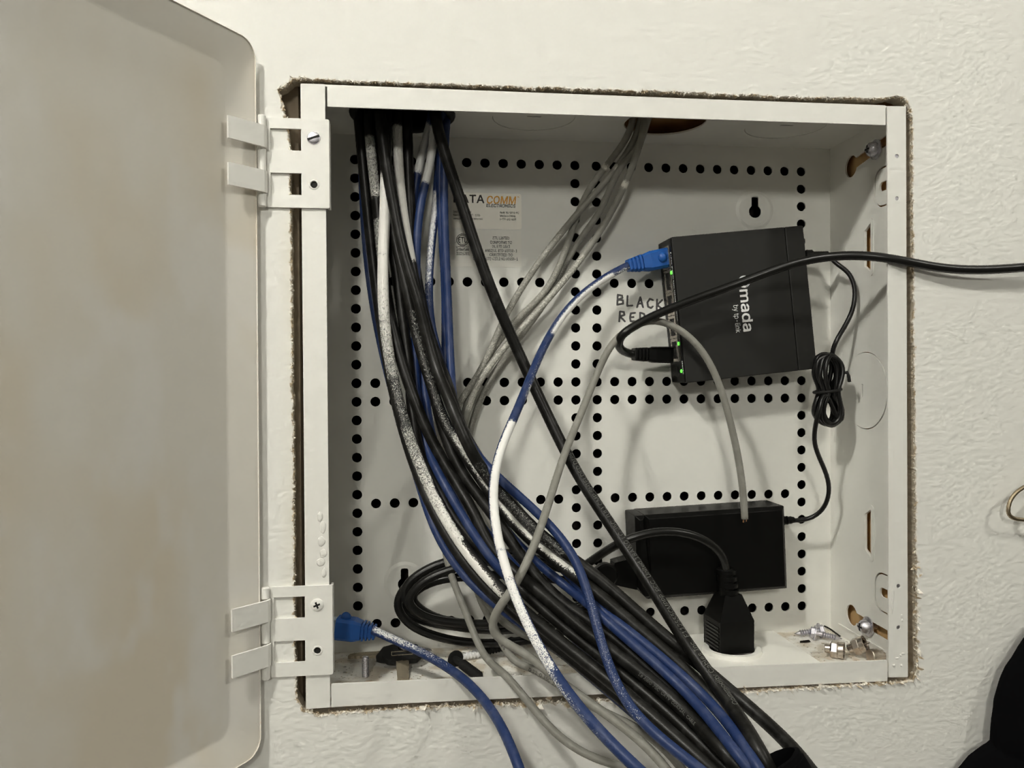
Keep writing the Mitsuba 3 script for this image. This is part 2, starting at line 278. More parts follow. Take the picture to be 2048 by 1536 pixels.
# right side panel
zs = lambda *p: Polygon(p)
sideR = sbox(.0012, -.1777, D, .1777)
slotU = circ(.0615, .1565, .0075).union(Polygon([(.062, .1602), (.062, .1528), (.018, .1592), (.018, .1662)])).buffer(0)
slotD = circ(.0615, -.1572, .0072).union(Polygon([(.062, -.1538), (.062, -.1608), (.012, -.1612), (.012, -.1545)])).buffer(0)
hexs = [Polygon([(.0372, z + .0158), (.0440, z + .0118), (.0440, z - .0118), (.0372, z - .0158)]) for z in (.0963, -.0950)]
ko = lambda z: rpoly(.0045, z - .0130, .0332, z + .0130, .0085)
side = sideR.difference(slotU).difference(slotD).difference(unary_union(hexs)).difference(circ(.0440, .0005, .0262, 14))
for z in (.1335, -.1315): side = side.difference(ko(z))
put(E + '__side_panel', yz(side, .1822, .0012), 'mat_enamel', label='right side panel with slots and knockouts')
for z in (.1335, -.1315):
    slot = rpoly(.006, z - .0028, .0275, z + .0032, .0026)
    put(E + '__slotted_knockout', yz(ko(z).buffer(-.0011).difference(slot), .1824, .0012), 'mat_enamel', label='rounded knockout plate with a slot in the right side')
put(E + '__round_knockout', yz(circ(.0440, .0005, .0257, 14).difference(rpoly(.0462, -.0043, .0480, .0049, .0004)), .1817, .0012), 'mat_enamel', label='large round knockout with a slit in the right side')
for h in hexs:
    rim = h.buffer(.0032, join_style=1).difference(h.buffer(.0002))
    put(E + '__slot_rim', yz(rim, .1817, .0006), 'mat_enamel', label='raised rim of a tall slot in the right side')
put(E + '__corner_seam', slab(.1812, .020, -.1692, .1824, .078, -.1680), 'mat_enamel')
put(E + '__side_panel', slab(-.1834, .0012, -.1777, -.1822, D, .1777), 'mat_enamel', label='left side panel')
# bottom panel
bot = sbox(-.1834, .0012, .1834, D).difference(Polygon([(-.031, .050), (-.026, .046), (-.0175, .0455), (-.0155, .041), (-.0225, .043), (-.031, .0455)])).difference(rpoly(.1435, .0450, .1525, .0470, .0008))
for x, y in ((-.167, .062), (-.166, .052), (-.06, .034)): bot = bot.difference(circ(x, y, .0012, 3))
put(E + '__bottom_panel', xy(bot, -.1777, .0012), 'mat_floorpan', label='dirty bottom panel with dust and rust specks')
plate = Polygon([(.042, .0885), (.1372, .0885), (.1392, .010), (.045, .010)]).difference(circ(.0905, .0515, .0160, 10))
put(E + '__outlet_plate', xy(plate, -.1765, .0018), 'mat_plate', label='cleaner white outlet cover plate on the cabinet floor')
put(E + '__outlet_plate__outlet_ring', place(trimesh.creation.revolve(np.array([(.0150, 0), (.0150, .0022), (.0165, .0030), (.0190, .0026), (.0196, 0)]), sections=48), (.0905, .0515, -.1747), (1, 0, 0), (0, 1, 0), (0, 0, 1)), 'mat_plate', smooth=40, label='white round rim of the power outlet')
# flanges
def quad(*p): return Polygon([(a / 1000, b / 1000) for a, b in p]).buffer(-.0005).buffer(.0005, quad_segs=3)
fh = unary_union([circ(x, z, .0013, 4) for x, z in ((.1769, .1466), (.1769, .1204), (.1776, -.1205), (.1776, -.1464))])
put(E + '__flange', xz(quad((-183.7, 177.3), (-170.1, 177.5), (-169.7, -177.2), (-183.0, -177.4)), 0, .0012), 'mat_flange', label='left front flange carrying the hinges')
put(E + '__flange', xz(quad((-168.9, 176.4), (-168.9, 164.8), (169.4, 165.5), (169.4, 177.7)), 0, .0012), 'mat_flange', label='top front flange')
put(E + '__flange', xz(quad((170.5, 177.3), (182.9, 177.5), (183.9, -177.7), (171.2, -177.3)).difference(fh), 0, .0012), 'mat_flange', label='right front flange with four small holes')
put(E + '__flange', xz(quad((-169.0, -163.8), (-169.0, -176.8), (170.2, -179.5), (170.2, -166.5)), 0, .0012), 'mat_flange', label='bottom front flange under the cables')
for x, z in ((.1769, .1466), (.1769, .1204), (.1776, -.1205), (.1776, -.1464)):
    put(E + '__threaded_hole', cyl((x, .0004, z), (x, .004, z), .00125, 10), 'mat_steel')
rr = np.random.default_rng(11); drips = []
for x, z, sx, sz in [(-.1745, -.068, .0016, .0030), (-.1730, -.074, .0018, .0036), (-.1738, -.082, .0022, .0030), (-.1728, -.089, .0020, .0026), (-.1742, -.094, .0024, .0024), (-.1725, -.100, .0014, .0030),
                     (.1739, -.1255, .0008, .0060), (.1732, -.134, .0006, .0040), (.1798, -.1395, .0009, .0016), (.1800, -.1418, .0008, .0012), (.1806, -.1628, .0012, .0006), (.1790, -.1638, .0009, .0008), (.1745, -.1700, .0012, .0010), (.1795, -.1702, .0008, .0010), (.1765, -.1655, .0014, .0006)]:
    b = ball((0, 0, 0), (sx, .0007, sz), 2); b.vertices *= 1 + .25 * (meshkit.noise(b.vertices * 900, 4)[:, None] - .5); b.apply_translation((x, 0, z)); drips.append(b)
put(E + '__paint_drips', cat(*drips), 'mat_flange', smooth=True, kind='stuff', label='lumps of dried paint on the flanges')

# hinges and door
def hinge(z0, z1, phillips):
    H = E + '__hinge'; n = sum(1 for k in scene if k.startswith(E + '__hinge') and k.count('__') == 1)
    H = H if n == 0 else f'{H}_{n:03d}'
    zt = z1
    wins = unary_union([sbox(-.2002, zt - .0181, -.1832, zt - .0059), sbox(-.2002, zt - .0430, -.1832, zt - .0308)])
    leaf = rpoly(-.2022, z0, -.1679, z1, .0008).difference(wins).difference(circ(-.1764, zt - .0370, .0019, 5))
    m = cat(xz(leaf, -.0016, .0014), slab(-.1690, -.0016, z0 + .0004, -.1678, .006, z1 - .0004))
    put(H, m, 'mat_flange', label='white steel hinge leaf with two windows')
    for a, b in ((zt - .0059, zt + .0004), (zt - .0308, zt - .0181), (z0 - .0002, zt - .0430)):
        put(H + '__knuckle', cyl((-.2045, -.0034, a), (-.2045, -.0034, b), .0024, 18), 'mat_flange', smooth=30)
    for a, b in ((zt - .0180, zt - .0060), (zt - .0429, zt - .0309)):
        prof = LineString([(-.2024, -.0026), (-.2022, -.0046), (-.2030, -.0066), (-.2100, -.0136), (-.2187, -.0219)]).buffer(.0007, cap_style=2, join_style=1)
        put(H + '__strap', xy(prof, a, b - a), 'mat_flange', smooth=25, label='bent hinge strap reaching over the door edge')
    zs_ = zt - .0109
    head = lathe([(0, .0014), (.0022, .0013), (.0034, .0007), (.0037, 0)], (-.1764, -.0016, zs_), (0, -1, 0), 24)
    put(H + '__screw', head, 'mat_steel' if not phillips else 'mat_flange', smooth=40, label='screw in the hinge leaf')
    if phillips: slot = unary_union([sbox(-.0019, -.0005, .0019, .0005), sbox(-.0005, -.0019, .0005, .0019)])
    else: slot = sbox(-.0034, -.0006, .0034, .0006)
    from shapely.affinity import rotate, translate
    put(H + '__screw__drive_slot', xz(translate(rotate(slot, 20, origin=(0, 0)), -.1764, zs_), -.00305, .0004), 'mat_dull_black')
    put(H + '__screw_hole', cat(place(trimesh.creation.revolve(np.array([(.0019, 0), (.0021, .0005), (.0028, .0003), (.0030, 0)]), sections=24), (-.1764, -.0016, zt - .0370), (1, 0, 0), (0, 0, 1), (0, -1, 0))), 'mat_flange', smooth=40, label='empty countersunk hole in the hinge leaf')
    put(H + '__hole_thread', cyl((-.1764, -.0004, zt - .0370), (-.1764, -.0010, zt - .0370), .0018, 16), 'mat_dull_black')
hinge(.1069, .1571, False)
hinge(-.1578, -.1068, True)
phi = math.radians(56.3); dd = np.array([-math.cos(phi), -math.sin(phi), 0]); nf = np.array([math.sin(phi), -math.cos(phi), 0])
DO = np.array([-.2068, -.0062, 0])
def rrect(x0, y0, x1, y1, r, k=8):
    P = []
    for cx, cy, a0 in ((x1 - r, y1 - r, 0), (x0 + r, y1 - r, 90), (x0 + r, y0 + r, 180), (x1 - r, y0 + r, 270)):
        P += [(cx + r * math.cos(math.radians(a0 + 90 * i / k)), cy + r * math.sin(math.radians(a0 + 90 * i / k))) for i in range(k + 1)]
    return np.array(P)
o_, i_ = rrect(0, -.1984, .405, .1969, .0105), rrect(.0155, -.1835, .390, .1817, .008)
mid = rrect(.0022, -.1962, .4028, .1947, .0095)
rows = [(o_, .0014), (o_, .0004), (mid, 0.0), (i_, -.0046), (i_ * [1, 1] + (np.array([.2, 0]) - i_) * .012, -.0050)]
V, F = [], []
for P, dep in rows: V += [DO + dd * s + np.array([0, 0, z]) + nf * (dep - .0014) for s, z in P]
NP = len(o_)
for k in range(len(rows) - 1):
    for i in range(NP):
        j = (i + 1) % NP; a, b, c, d = k * NP + i, k * NP + j, (k + 1) * NP + j, (k + 1) * NP + i
        F += [(a, b, c), (a, c, d)]
V.append(DO + dd * .2 + nf * -.0064); c0 = (len(rows) - 1) * NP
F += [(c0 + i, c0 + (i + 1) % NP, len(V) - 1) for i in range(NP)]
front = trimesh.Trimesh(np.array(V), np.array(F), process=False)
rim = trimesh.Trimesh(np.vstack([front.vertices, front.vertices - nf * .0009]), np.vstack([front.faces, front.faces[:, ::-1] + len(V),
      [(i, (i + 1) % NP, i + len(V)) for i in range(NP)], [((i + 1) % NP, (i + 1) % NP + len(V), i + len(V)) for i in range(NP)]]), process=False)
put(E + '__door', rim, 'mat_door', smooth=28, label='opened beige steel door with stained inner face and bevelled rim')
chip = [ball(DO + dd * .1145 + np.array([0, 0, -.1985]) + nf * .001 + np.array([a, -.0008, c]), (.0005, .0005, .0022), 1) for a, c in ((0, 0), (.0012, .0008), (-.0012, .0010), (.0004, .0022))]
put(E + '__door__tape_scrap', cat(*chip), 'mat_paper', label='pale torn scrap on the lower door rim')

# stickers and writing on the back panel
S1 = E + '__maker_label'
put(S1, xz(rpoly(-.0946, .1137, -.0461, .1386, .0016), D - .0003, .0002), 'mat_sticker', label='white maker label with orange and black lettering')
ex, ez, yl = (1, 0, 0), (0, 0, 1), D - .0003
put(S1 + '__lettering', text('DATA', .0053, (-.0935, yl, .1318), ex, ez, width=.0215, bold=True), 'mat_ink')
put(S1 + '__lettering', text('ELECTRONICS', .0021, (-.0707, yl, .1290), (1, 0, 0), (.12, 0, 1), width=.0203, bold=True), 'mat_ink')
put(S1 + '__lettering', text('COMM', .0051, (-.0706, yl, .1315), (1, 0, 0), (.12, 0, 1), width=.0203, bold=True), 'mat_orange')
put(S1 + '__lettering', text('TM', .0008, (-.0492, yl, .1360), ex, ez), 'mat_orange')
lines = [('Data Comm Center', -.0936, .1247, .0125), ('Norcross, GA 30071-1725', -.0936, .1224, .0187), ('www.datacommelectronics.com', -.0936, .1201, .0203), ('Part#  80-0014-HC', -.0612, .1247, .0134), ('Made in China', -.0612, .1224, .0107), ('1-770-662-8205', -.0612, .1201, .0114)]
for s, x, z, w in lines: put(S1 + '__fine_print', text(s, .00135, (x, yl, z), ex, ez, width=w, bold=True), 'mat_ink')
S2 = E + '__certification_label'
put(S2, xz(rpoly(-.0975, .0875, -.0464, .1128, .0008), D - .00025, .0002), 'mat_sticker_clear', label='clear certification label with black text')
yl2 = D - .00026
ctr = [('ETL LISTED', .1067, .0115), ('CONFORMS TO', .1037, .0152), ('UL STD 1863', .1009, .0123), ('ANSI/UL STD 60950-1', .0979, .0226), ('CERTIFIED TO', .0950, .0162)]
cert = [text(s, .0019, (-.0605, yl2, z), ex, ez, width=w, center=True, bold=True) for s, z, w in ctr]
cert += [text('CAN/CSA STD C22.2 NO 60950-1', .0019, (-.0644, yl2, .0922), ex, ez, width=.0313, center=True, bold=True), text('Intertek', .0021, (-.0916, yl2, .0984), ex, ez, width=.0088, bold=True), text('3026001', .0020, (-.0916, yl2, .0955), ex, ez, width=.0091, bold=True), text('c', .0014, (-.0927, yl2, .1036), ex, ez)]
cert += [place(ext(circ(0, 0, .0043, 12).difference(circ(0, 0, .0038, 12)).union(circ(0, 0, .0034, 12).difference(circ(0, 0, .0030, 12))), .00012), (-.0873, yl2, .1060), ex, ez, (0, -1, 0)),
         text('ETL', .0036, (-.0873, yl2, .1042), ex, ez, width=.0056, center=True, bold=True), slab(-.0918, yl2 - .0001, .1010, -.0829, yl2, .1013)]
for m_ in cert: put(S2 + '__lettering', m_, 'mat_ink')
def pen(strokes, o, w=.00068, y0=D): return xz(unary_union([LineString([(o[0] + a * .00135, o[1] + b * .0014) for a, b in s]).buffer(w) for s in strokes]), y0 - .0001, .00015)
G = {'B': [[(0, 0), (.3, 5)], [(.3, 5), (2.6, 4.6), (2.8, 3.4), (.3, 2.6)], [(.3, 2.6), (3, 2.2), (3.2, .6), (0, 0)]], 'L': [[(.2, 5), (0, 0), (2.8, .2)]], 'A': [[(0, 0), (1.8, 5), (3.2, 0)], [(.7, 1.8), (2.7, 1.8)]],
     'C': [[(3.2, 4.2), (1.6, 4.8), (.3, 3), (.6, .8), (2.2, .1), (3.2, .9)]], 'K': [[(.2, 5), (0, 0)], [(3, 4.8), (.3, 2.3), (3.2, 0)]], 'R': [[(0, 0), (.4, 5), (2.4, 4.8), (2.8, 3.3), (.4, 2.5), (3, 0)]],
     'E': [[(3, 4.6), (.8, 4.4), (.3, 2.4), (.6, .4), (2.8, .3)], [(.3, 2.4), (2.2, 2.5)]], 'D': [[(.3, 0), (.3, 5), (2.4, 4.4), (3.2, 2.6), (2.4, .6), (.3, 0)]], '+': [[(.4, 2.6), (2.8, 2.6)], [(1.6, 3.8), (1.6, 1.4)]]}
for w, x0, z0, st in (('BLACK', .0222, .0618, .0072), ('RED+', .0236, .0500, .0074)):
    for i, ch in enumerate(w):
        put(E + '__handwritten_letter', pen(G[ch], (x0 + i * st, z0 - (.0008 * i if w == 'BLACK' else .0004 * i))), 'mat_ink_faded', label='hand-drawn marker letter on the back panel')
tag(E, 'white steel wiring cabinet set into the wall, door open, full of cables', 'wiring cabinet')

# traced offline from measurements, millimetres in the room: colour, diameter, centre line, label, overspray, places of the printing
CABLES = {
 'coax_a': ('black', 6.9, [(-136.4,38.3,183),(-136.5,38.2,179),(-136.7,38.1,175),(-136.8,37.9,171),(-136.9,37.6,166.9),(-137.1,37.4,162.9),(-137.2,37.1,158.8),(-137.3,36.8,154.8),(-137.4,36.5,150.7),(-137.5,36.3,146.6),(-137.7,36,142.6),(-137.8,35.8,138.5),(-137.9,35.6,134.5),(-138,35.3,130.4),(-138.1,35.1,126.4),(-138.2,34.9,122.4),(-138.3,34.7,118.3),(-138.4,34.6,114.3),(-138.5,34.4,110.3),(-138.6,34.3,106.2),(-138.7,34.3,102.2),(-138.8,34.2,98.2),(-138.9,34.1,94.2),(-138.9,34,90.1),(-139,33.8,86.1),(-139.1,33.6,82),(-139.2,33.4,77.9),(-139.2,33.2,73.9),(-139.2,32.9,69.8),(-139.2,32.6,65.8),(-139.2,32.2,61.7),(-139.1,31.9,57.7),(-139,31.5,53.6),(-138.9,31,49.6),(-138.7,30.5,45.6),(-138.5,30,41.6),(-138.1,29.4,37.6),(-137.8,28.8,33.6),(-137.3,28.1,29.7),(-136.8,27.4,25.7),(-136.2,26.6,21.8),(-135.5,25.8,17.9),(-134.8,25,14.1),(-134,24,10.2),(-133.1,23.1,6.4),(-132.1,22.1,2.6),(-131.1,21.1,-1.1),(-130,20,-4.9),(-128.9,18.9,-8.6),(-127.8,17.7,-12.4),(-126.6,16.5,-16.1),(-125.4,15.3,-19.7),(-124.2,14.1,-23.4),(-122.9,12.8,-27),(-121.6,11.5,-30.6),(-120.2,10.1,-34.2),(-118.9,8.8,-37.8),(-117.4,7.4,-41.3),(-115.9,5.9,-44.8),(-114.4,4.5,-48.2),(-112.8,3,-51.6),(-111.2,1.5,-55),(-109.5,-0,-58.3),(-107.8,-1.6,-61.6),(-106,-3.2,-64.9),(-104.2,-4.8,-68.1),(-102.3,-6.4,-71.3),(-100.4,-8,-74.5),(-98.4,-9.6,-77.6),(-96.3,-11.3,-80.6),(-94.2,-12.9,-83.7),(-92,-14.5,-86.6),(-89.8,-16.1,-89.6),(-87.5,-17.7,-92.5),(-85.1,-19.2,-95.4),(-82.6,-20.7,-98.2),(-80.1,-22.1,-101),(-77.5,-23.5,-103.7),(-74.9,-24.9,-106.4),(-72.2,-26.4,-109),(-69.4,-28,-111.5),(-66.6,-29.8,-113.8),(-63.8,-31.7,-116.1),(-60.9,-33.7,-118.3),(-58,-35.7,-120.5),(-55.1,-37.7,-122.6),(-52.2,-39.7,-124.7),(-49.2,-41.7,-126.8),(-46.3,-43.6,-128.8),(-43.3,-45.6,-130.9),(-40.4,-47.6,-132.9),(-37.5,-49.6,-134.9),(-34.6,-51.7,-136.9),(-31.8,-53.8,-138.9),(-28.9,-56,-140.9),(-26.2,-58.3,-142.8),(-23.5,-60.6,-144.7),(-20.8,-63,-146.6),(-18.2,-65.5,-148.4),(-15.6,-68,-150.2),(-13.2,-70.6,-152),(-10.7,-73.3,-153.7),(-8.4,-76.1,-155.4),(-6.1,-78.9,-157),(-3.8,-81.8,-158.6),(-1.6,-84.7,-160.2),(0.7,-87.6,-161.7),(2.8,-90.5,-163.3),(5,-93.5,-164.8),(7.3,-96.4,-166.3),(9.5,-99.2,-167.9),(11.8,-101.9,-169.6),(14.2,-104.5,-171.3),(16.6,-106.8,-173.2),(19.3,-108.9,-175.2),(22.1,-110.7,-177.4),(25.1,-112.1,-179.8),(28.3,-113.1,-182.5),(31.9,-113.6,-185.5)], 'coaxial cable with the longest stretch of white overspray, on the left of the bundle', [(11.4, 23.81, 0.8, 1.0, 0, 100), (23.81, 34.18, 1, 0.62, 0, 100), (34.18, 43.26, 0.62, 0.38, -10, 95), (43.26, 50.74, 0.3, 0.22, -25, 70), (50.74, 59.95, 0.35, 0.6, 0, 80), (59.95, 69.52, 0.62, 0.85, 20, 75), (69.52, 77.16, 1, 1, 45, 60), (77.16, 79.21, 1, 0.5, 45, 45)], []),
 'coax_b': ('black', 6.9, [(-143.9,50.3,186.9),(-143.6,50.2,183),(-143.3,50.2,179.2),(-143,50.1,175.2),(-142.6,50.1,171.3),(-142.2,50,167.3),(-141.8,49.9,163.4),(-141.4,49.8,159.4),(-141,49.7,155.3),(-140.5,49.6,151.3),(-140.1,49.5,147.3),(-139.7,49.3,143.2),(-139.2,49.1,139.1),(-138.7,48.9,135.1),(-138.3,48.7,131),(-137.8,48.4,126.9),(-137.3,48.2,122.9),(-136.8,47.9,118.8),(-136.3,47.6,114.7),(-135.8,47.3,110.7),(-135.3,47,106.6),(-134.8,46.7,102.6),(-134.4,46.3,98.6),(-133.9,45.9,94.5),(-133.4,45.5,90.5),(-132.8,45.1,86.4),(-132.3,44.7,82.4),(-131.8,44.2,78.4),(-131.3,43.8,74.4),(-130.8,43.3,70.4),(-130.3,42.9,66.4),(-129.8,42.4,62.4),(-129.3,42,58.4),(-128.7,41.5,54.4),(-128.2,41,50.4),(-127.7,40.4,46.4),(-127.2,39.8,42.4),(-126.7,39.2,38.4),(-126.2,38.5,34.5),(-125.8,37.8,30.5),(-125.3,37,26.6),(-124.9,36.3,22.7),(-124.4,35.5,18.7),(-124,34.6,14.8),(-123.6,33.7,10.9),(-123.3,32.8,7),(-123,31.8,3.2),(-122.7,30.8,-0.7),(-122.4,29.6,-4.5),(-122.2,28.4,-8.4),(-121.9,27.1,-12.2),(-121.6,25.7,-16),(-121.2,24.4,-19.8),(-120.6,23.2,-23.5),(-119.9,22.4,-27.2),(-118.9,22.2,-30.9),(-117.7,22.2,-34.7),(-116.2,21.9,-38.3),(-114.6,20.5,-41.8),(-112.9,18.3,-45.1),(-111.1,16,-48.4),(-109.3,13.9,-51.7),(-107.4,12.2,-55),(-105.6,10.7,-58.3),(-103.8,9.3,-61.6),(-101.9,8,-64.8),(-100,6.6,-68),(-98,5.3,-71.1),(-95.9,3.9,-74.2),(-93.7,2.7,-77.2),(-91.3,1.4,-80.1),(-88.8,0.3,-83),(-86.2,-0.8,-85.8),(-83.6,-1.9,-88.6),(-80.8,-2.8,-91.3),(-78,-3.7,-94.1),(-75.2,-4.6,-96.8),(-72.4,-5.6,-99.5),(-69.6,-7.1,-102.1),(-66.9,-9.6,-104.4),(-64.4,-13,-106.5),(-61.9,-16.8,-108.4),(-59.4,-20,-110.5),(-56.7,-22.2,-112.7),(-54,-23.7,-115.2),(-51.1,-24.8,-117.7),(-48.2,-26,-120.2),(-45.3,-27.3,-122.7),(-42.4,-28.7,-125),(-39.5,-30.2,-127.4),(-36.6,-31.8,-129.6),(-33.7,-33.5,-131.8),(-30.8,-35.2,-134),(-27.9,-37.1,-136.1),(-25,-39,-138.2),(-22.1,-41,-140.2),(-19.3,-43,-142.2),(-16.5,-45.1,-144.2),(-13.7,-47.3,-146.2),(-11,-49.5,-148.2),(-8.3,-51.9,-150.1),(-5.7,-54.3,-152),(-3.2,-56.7,-153.9),(-0.7,-59.3,-155.7),(1.8,-61.9,-157.5),(4.1,-64.6,-159.3),(6.4,-67.4,-161.1),(8.7,-70.2,-162.8),(10.8,-73,-164.5),(12.9,-75.9,-166.2),(15,-78.7,-167.8),(17.1,-81.5,-169.5),(19.1,-84.2,-171.3),(21.3,-86.9,-173.1),(23.5,-89.3,-175.1),(25.8,-91.6,-177.1),(28.3,-93.6,-179.4),(31,-94.9,-182.1),(34.2,-95.7,-185.1),(37.6,-95.9,-188.5),(41.3,-96,-192.1),(45,-96,-195.8)], 'plain black coaxial cable directly right of the long white-sprayed one in the bundle', [], []),
 'coax_c': ('black', 6.9, [(-148,44.8,184.8),(-148,44.8,181),(-148,44.7,177.1),(-147.9,44.6,173.1),(-147.8,44.5,169.2),(-147.6,44.3,165.2),(-147.3,44.1,161.2),(-147,44,157.1),(-146.7,43.8,153.1),(-146.4,43.6,149),(-146,43.5,145),(-145.6,43.3,141),(-145.2,43.2,136.9),(-144.8,43.1,132.9),(-144.4,43,128.8),(-143.9,42.8,124.8),(-143.5,42.7,120.8),(-143.1,42.6,116.7),(-142.7,42.4,112.7),(-142.3,42.3,108.7),(-142,42.1,104.7),(-141.7,41.9,100.6),(-141.3,41.7,96.6),(-141,41.5,92.6),(-140.7,41.2,88.6),(-140.3,40.9,84.6),(-140,40.6,80.6),(-139.5,40.3,76.6),(-139.1,40,72.6),(-138.6,39.6,68.6),(-138,39.2,64.6),(-137.4,38.8,60.6),(-136.8,38.3,56.6),(-136.1,37.8,52.6),(-135.3,37.2,48.6),(-134.5,36.5,44.6),(-133.7,35.8,40.7),(-132.8,34.9,36.8),(-131.8,34,32.9),(-130.8,32.9,29),(-129.8,31.8,25.1),(-128.8,30.6,21.3),(-127.7,29.4,17.5),(-126.5,28.2,13.8),(-125.3,27,10.1),(-124.1,25.9,6.4),(-122.8,24.8,2.7),(-121.5,23.9,-0.9),(-120.2,23.1,-4.5),(-118.8,22.4,-8.2),(-117.3,21.7,-11.7),(-115.8,21.1,-15.3),(-114.3,20.6,-18.9),(-112.7,20.1,-22.4),(-111,19.7,-25.9),(-109.3,19.5,-29.5),(-107.5,19.4,-33),(-105.7,19,-36.5),(-103.8,18.1,-39.9),(-101.9,16.6,-43.3),(-100,14.8,-46.5),(-98,12.9,-49.7),(-96,11,-52.9),(-94,9.3,-56.1),(-91.9,7.6,-59.2),(-90,5.9,-62.4),(-88.2,4.1,-65.6),(-86.6,2.4,-68.9),(-85.1,0.7,-72.2),(-83.7,-1,-75.6),(-82.2,-2.6,-78.9),(-80.6,-4.3,-82.1),(-78.8,-5.8,-85.3),(-76.6,-7.4,-88.2),(-74.2,-8.9,-91.1),(-71.6,-10.6,-93.7),(-68.8,-12.5,-96.1),(-65.9,-14.9,-98.3),(-63,-17.6,-100.3),(-60.3,-20.2,-102.3),(-57.7,-22.6,-104.4),(-55.1,-24.6,-106.5),(-52.4,-26.2,-108.7),(-49.8,-27.7,-110.9),(-47,-29.2,-113.2),(-44.3,-30.8,-115.4),(-41.5,-32.4,-117.6),(-38.7,-34.1,-119.8),(-35.8,-35.8,-122),(-33,-37.6,-124.1),(-30.1,-39.4,-126.3),(-27.2,-41.3,-128.4),(-24.2,-43.2,-130.4),(-21.2,-45.1,-132.5),(-18.3,-47.1,-134.6),(-15.3,-49.1,-136.6),(-12.4,-51.1,-138.6),(-9.5,-53.2,-140.6),(-6.6,-55.4,-142.5),(-3.8,-57.7,-144.4),(-1.1,-60,-146.4),(1.5,-62.4,-148.2),(4,-64.9,-150.1),(6.4,-67.5,-151.9),(8.7,-70.2,-153.7),(10.8,-73,-155.4),(12.8,-76.1,-157.1),(14.6,-79.3,-158.8),(16.3,-82.8,-160.2),(17.8,-86.7,-161.6),(19.1,-91.1,-162.6),(20.1,-96,-163.5),(21.1,-100.9,-164.3),(22.4,-105.1,-165.4),(24.1,-108,-167.1),(26.6,-109.4,-169.6),(29.5,-109.8,-172.7),(32.6,-109.9,-175.9),(35.8,-109.9,-179.2),(39.2,-110,-182.6),(42.6,-110,-185.9)], 'black coaxial cable with a glossy streak and pale print through the bundle middle', [(5.89, 15.39, 0.6, 0.55, 15, 70), (18.82, 28.22, 0.5, 0.4, 10, 60)], [98.86]),
 'coax_d': ('black', 6.9, [(-130.9,45.6,185.8),(-130.9,45.6,181.9),(-131,45.5,178),(-131,45.4,174.1),(-130.9,45.2,170.1),(-130.9,45.1,166.1),(-130.8,44.9,162.1),(-130.7,44.8,158),(-130.6,44.6,154),(-130.4,44.4,149.9),(-130.2,44.2,145.9),(-130,44.1,141.8),(-129.7,43.9,137.7),(-129.4,43.7,133.7),(-129.1,43.4,129.6),(-128.7,43.1,125.5),(-128.3,42.8,121.4),(-127.9,42.4,117.4),(-127.4,42,113.3),(-126.9,41.5,109.2),(-126.4,40.9,105.1),(-125.8,40.2,101.1),(-125.2,39.4,97),(-124.5,38.6,92.9),(-123.8,37.7,88.9),(-123.1,36.8,84.9),(-122.3,35.9,80.9),(-121.6,35.1,76.9),(-120.8,34.4,72.9),(-120,33.9,69),(-119.2,33.7,65.1),(-118.5,33.5,61.2),(-117.7,33.5,57.4),(-116.9,33.5,53.5),(-116.2,33.6,49.6),(-115.5,33.5,45.7),(-114.8,33.4,41.8),(-114.1,33.3,37.9),(-113.5,33,33.9),(-112.9,32.6,30),(-112.3,32,26.1),(-111.7,31.4,22.1),(-111.2,30.8,18.2),(-110.6,30.4,14.4),(-110.1,30.1,10.5),(-109.5,29.8,6.6),(-108.9,29.5,2.8),(-108.3,29,-1),(-107.6,28.4,-4.8),(-106.8,27.5,-8.6),(-106,26.6,-12.4),(-105,25.5,-16.1),(-103.9,24.4,-19.9),(-102.8,23.2,-23.5),(-101.5,22.1,-27.2),(-100.1,20.8,-30.8),(-98.6,19.6,-34.4),(-97,18.4,-37.9),(-95.3,17.2,-41.3),(-93.5,15.9,-44.7),(-91.6,14.6,-48.1),(-89.6,13.2,-51.3),(-87.5,11.8,-54.5),(-85.3,10.4,-57.6),(-83,8.9,-60.7),(-80.6,7.5,-63.7),(-78.2,6,-66.6),(-75.8,4.5,-69.5),(-73.5,2.9,-72.4),(-71.3,1.3,-75.3),(-69.2,-0.4,-78.3),(-67.2,-2.1,-81.4),(-65.2,-3.8,-84.4),(-63.3,-5.6,-87.5),(-61.3,-7.3,-90.6),(-59.3,-9,-93.6),(-57.3,-10.8,-96.7),(-55.2,-12.5,-99.7),(-53,-14.1,-102.6),(-50.6,-15.7,-105.4),(-48.2,-17.4,-108.2),(-45.6,-18.9,-110.8),(-42.9,-20.5,-113.2),(-40,-22.1,-115.5),(-36.8,-23.6,-117.5),(-33.5,-25.2,-119.4),(-30.2,-26.7,-121.2),(-26.8,-28.3,-123),(-23.6,-30,-124.8),(-20.5,-31.6,-126.8),(-17.5,-33.4,-128.9),(-14.7,-35.2,-131.1),(-11.9,-37,-133.4),(-9.3,-38.9,-135.7),(-6.6,-40.9,-137.9),(-4,-43,-140.2),(-1.4,-45.1,-142.5),(1.2,-47.3,-144.7),(3.8,-49.6,-146.8),(6.4,-52,-148.9),(9,-54.4,-150.8),(11.6,-56.9,-152.7),(14.2,-59.5,-154.5),(16.7,-62.1,-156.3),(19,-64.9,-158),(21.1,-67.7,-159.8),(23.1,-70.5,-161.5),(24.9,-73.4,-163.4),(26.6,-76.2,-165.3),(28.2,-79,-167.2),(29.9,-81.6,-169.3),(31.6,-84.2,-171.4),(33.3,-86.6,-173.7),(35,-89,-176),(36.8,-91.6,-178.3),(38.5,-94.4,-180.5),(40.3,-97.1,-182.7),(42.5,-99.4,-185.2),(45.1,-100.9,-188.2),(48.3,-101.6,-191.5)], 'coaxial cable with a straight white upper end, dull dark gray farther down', [(4.26, 25.59, 0.8, 0.95, -15, 75)], []),
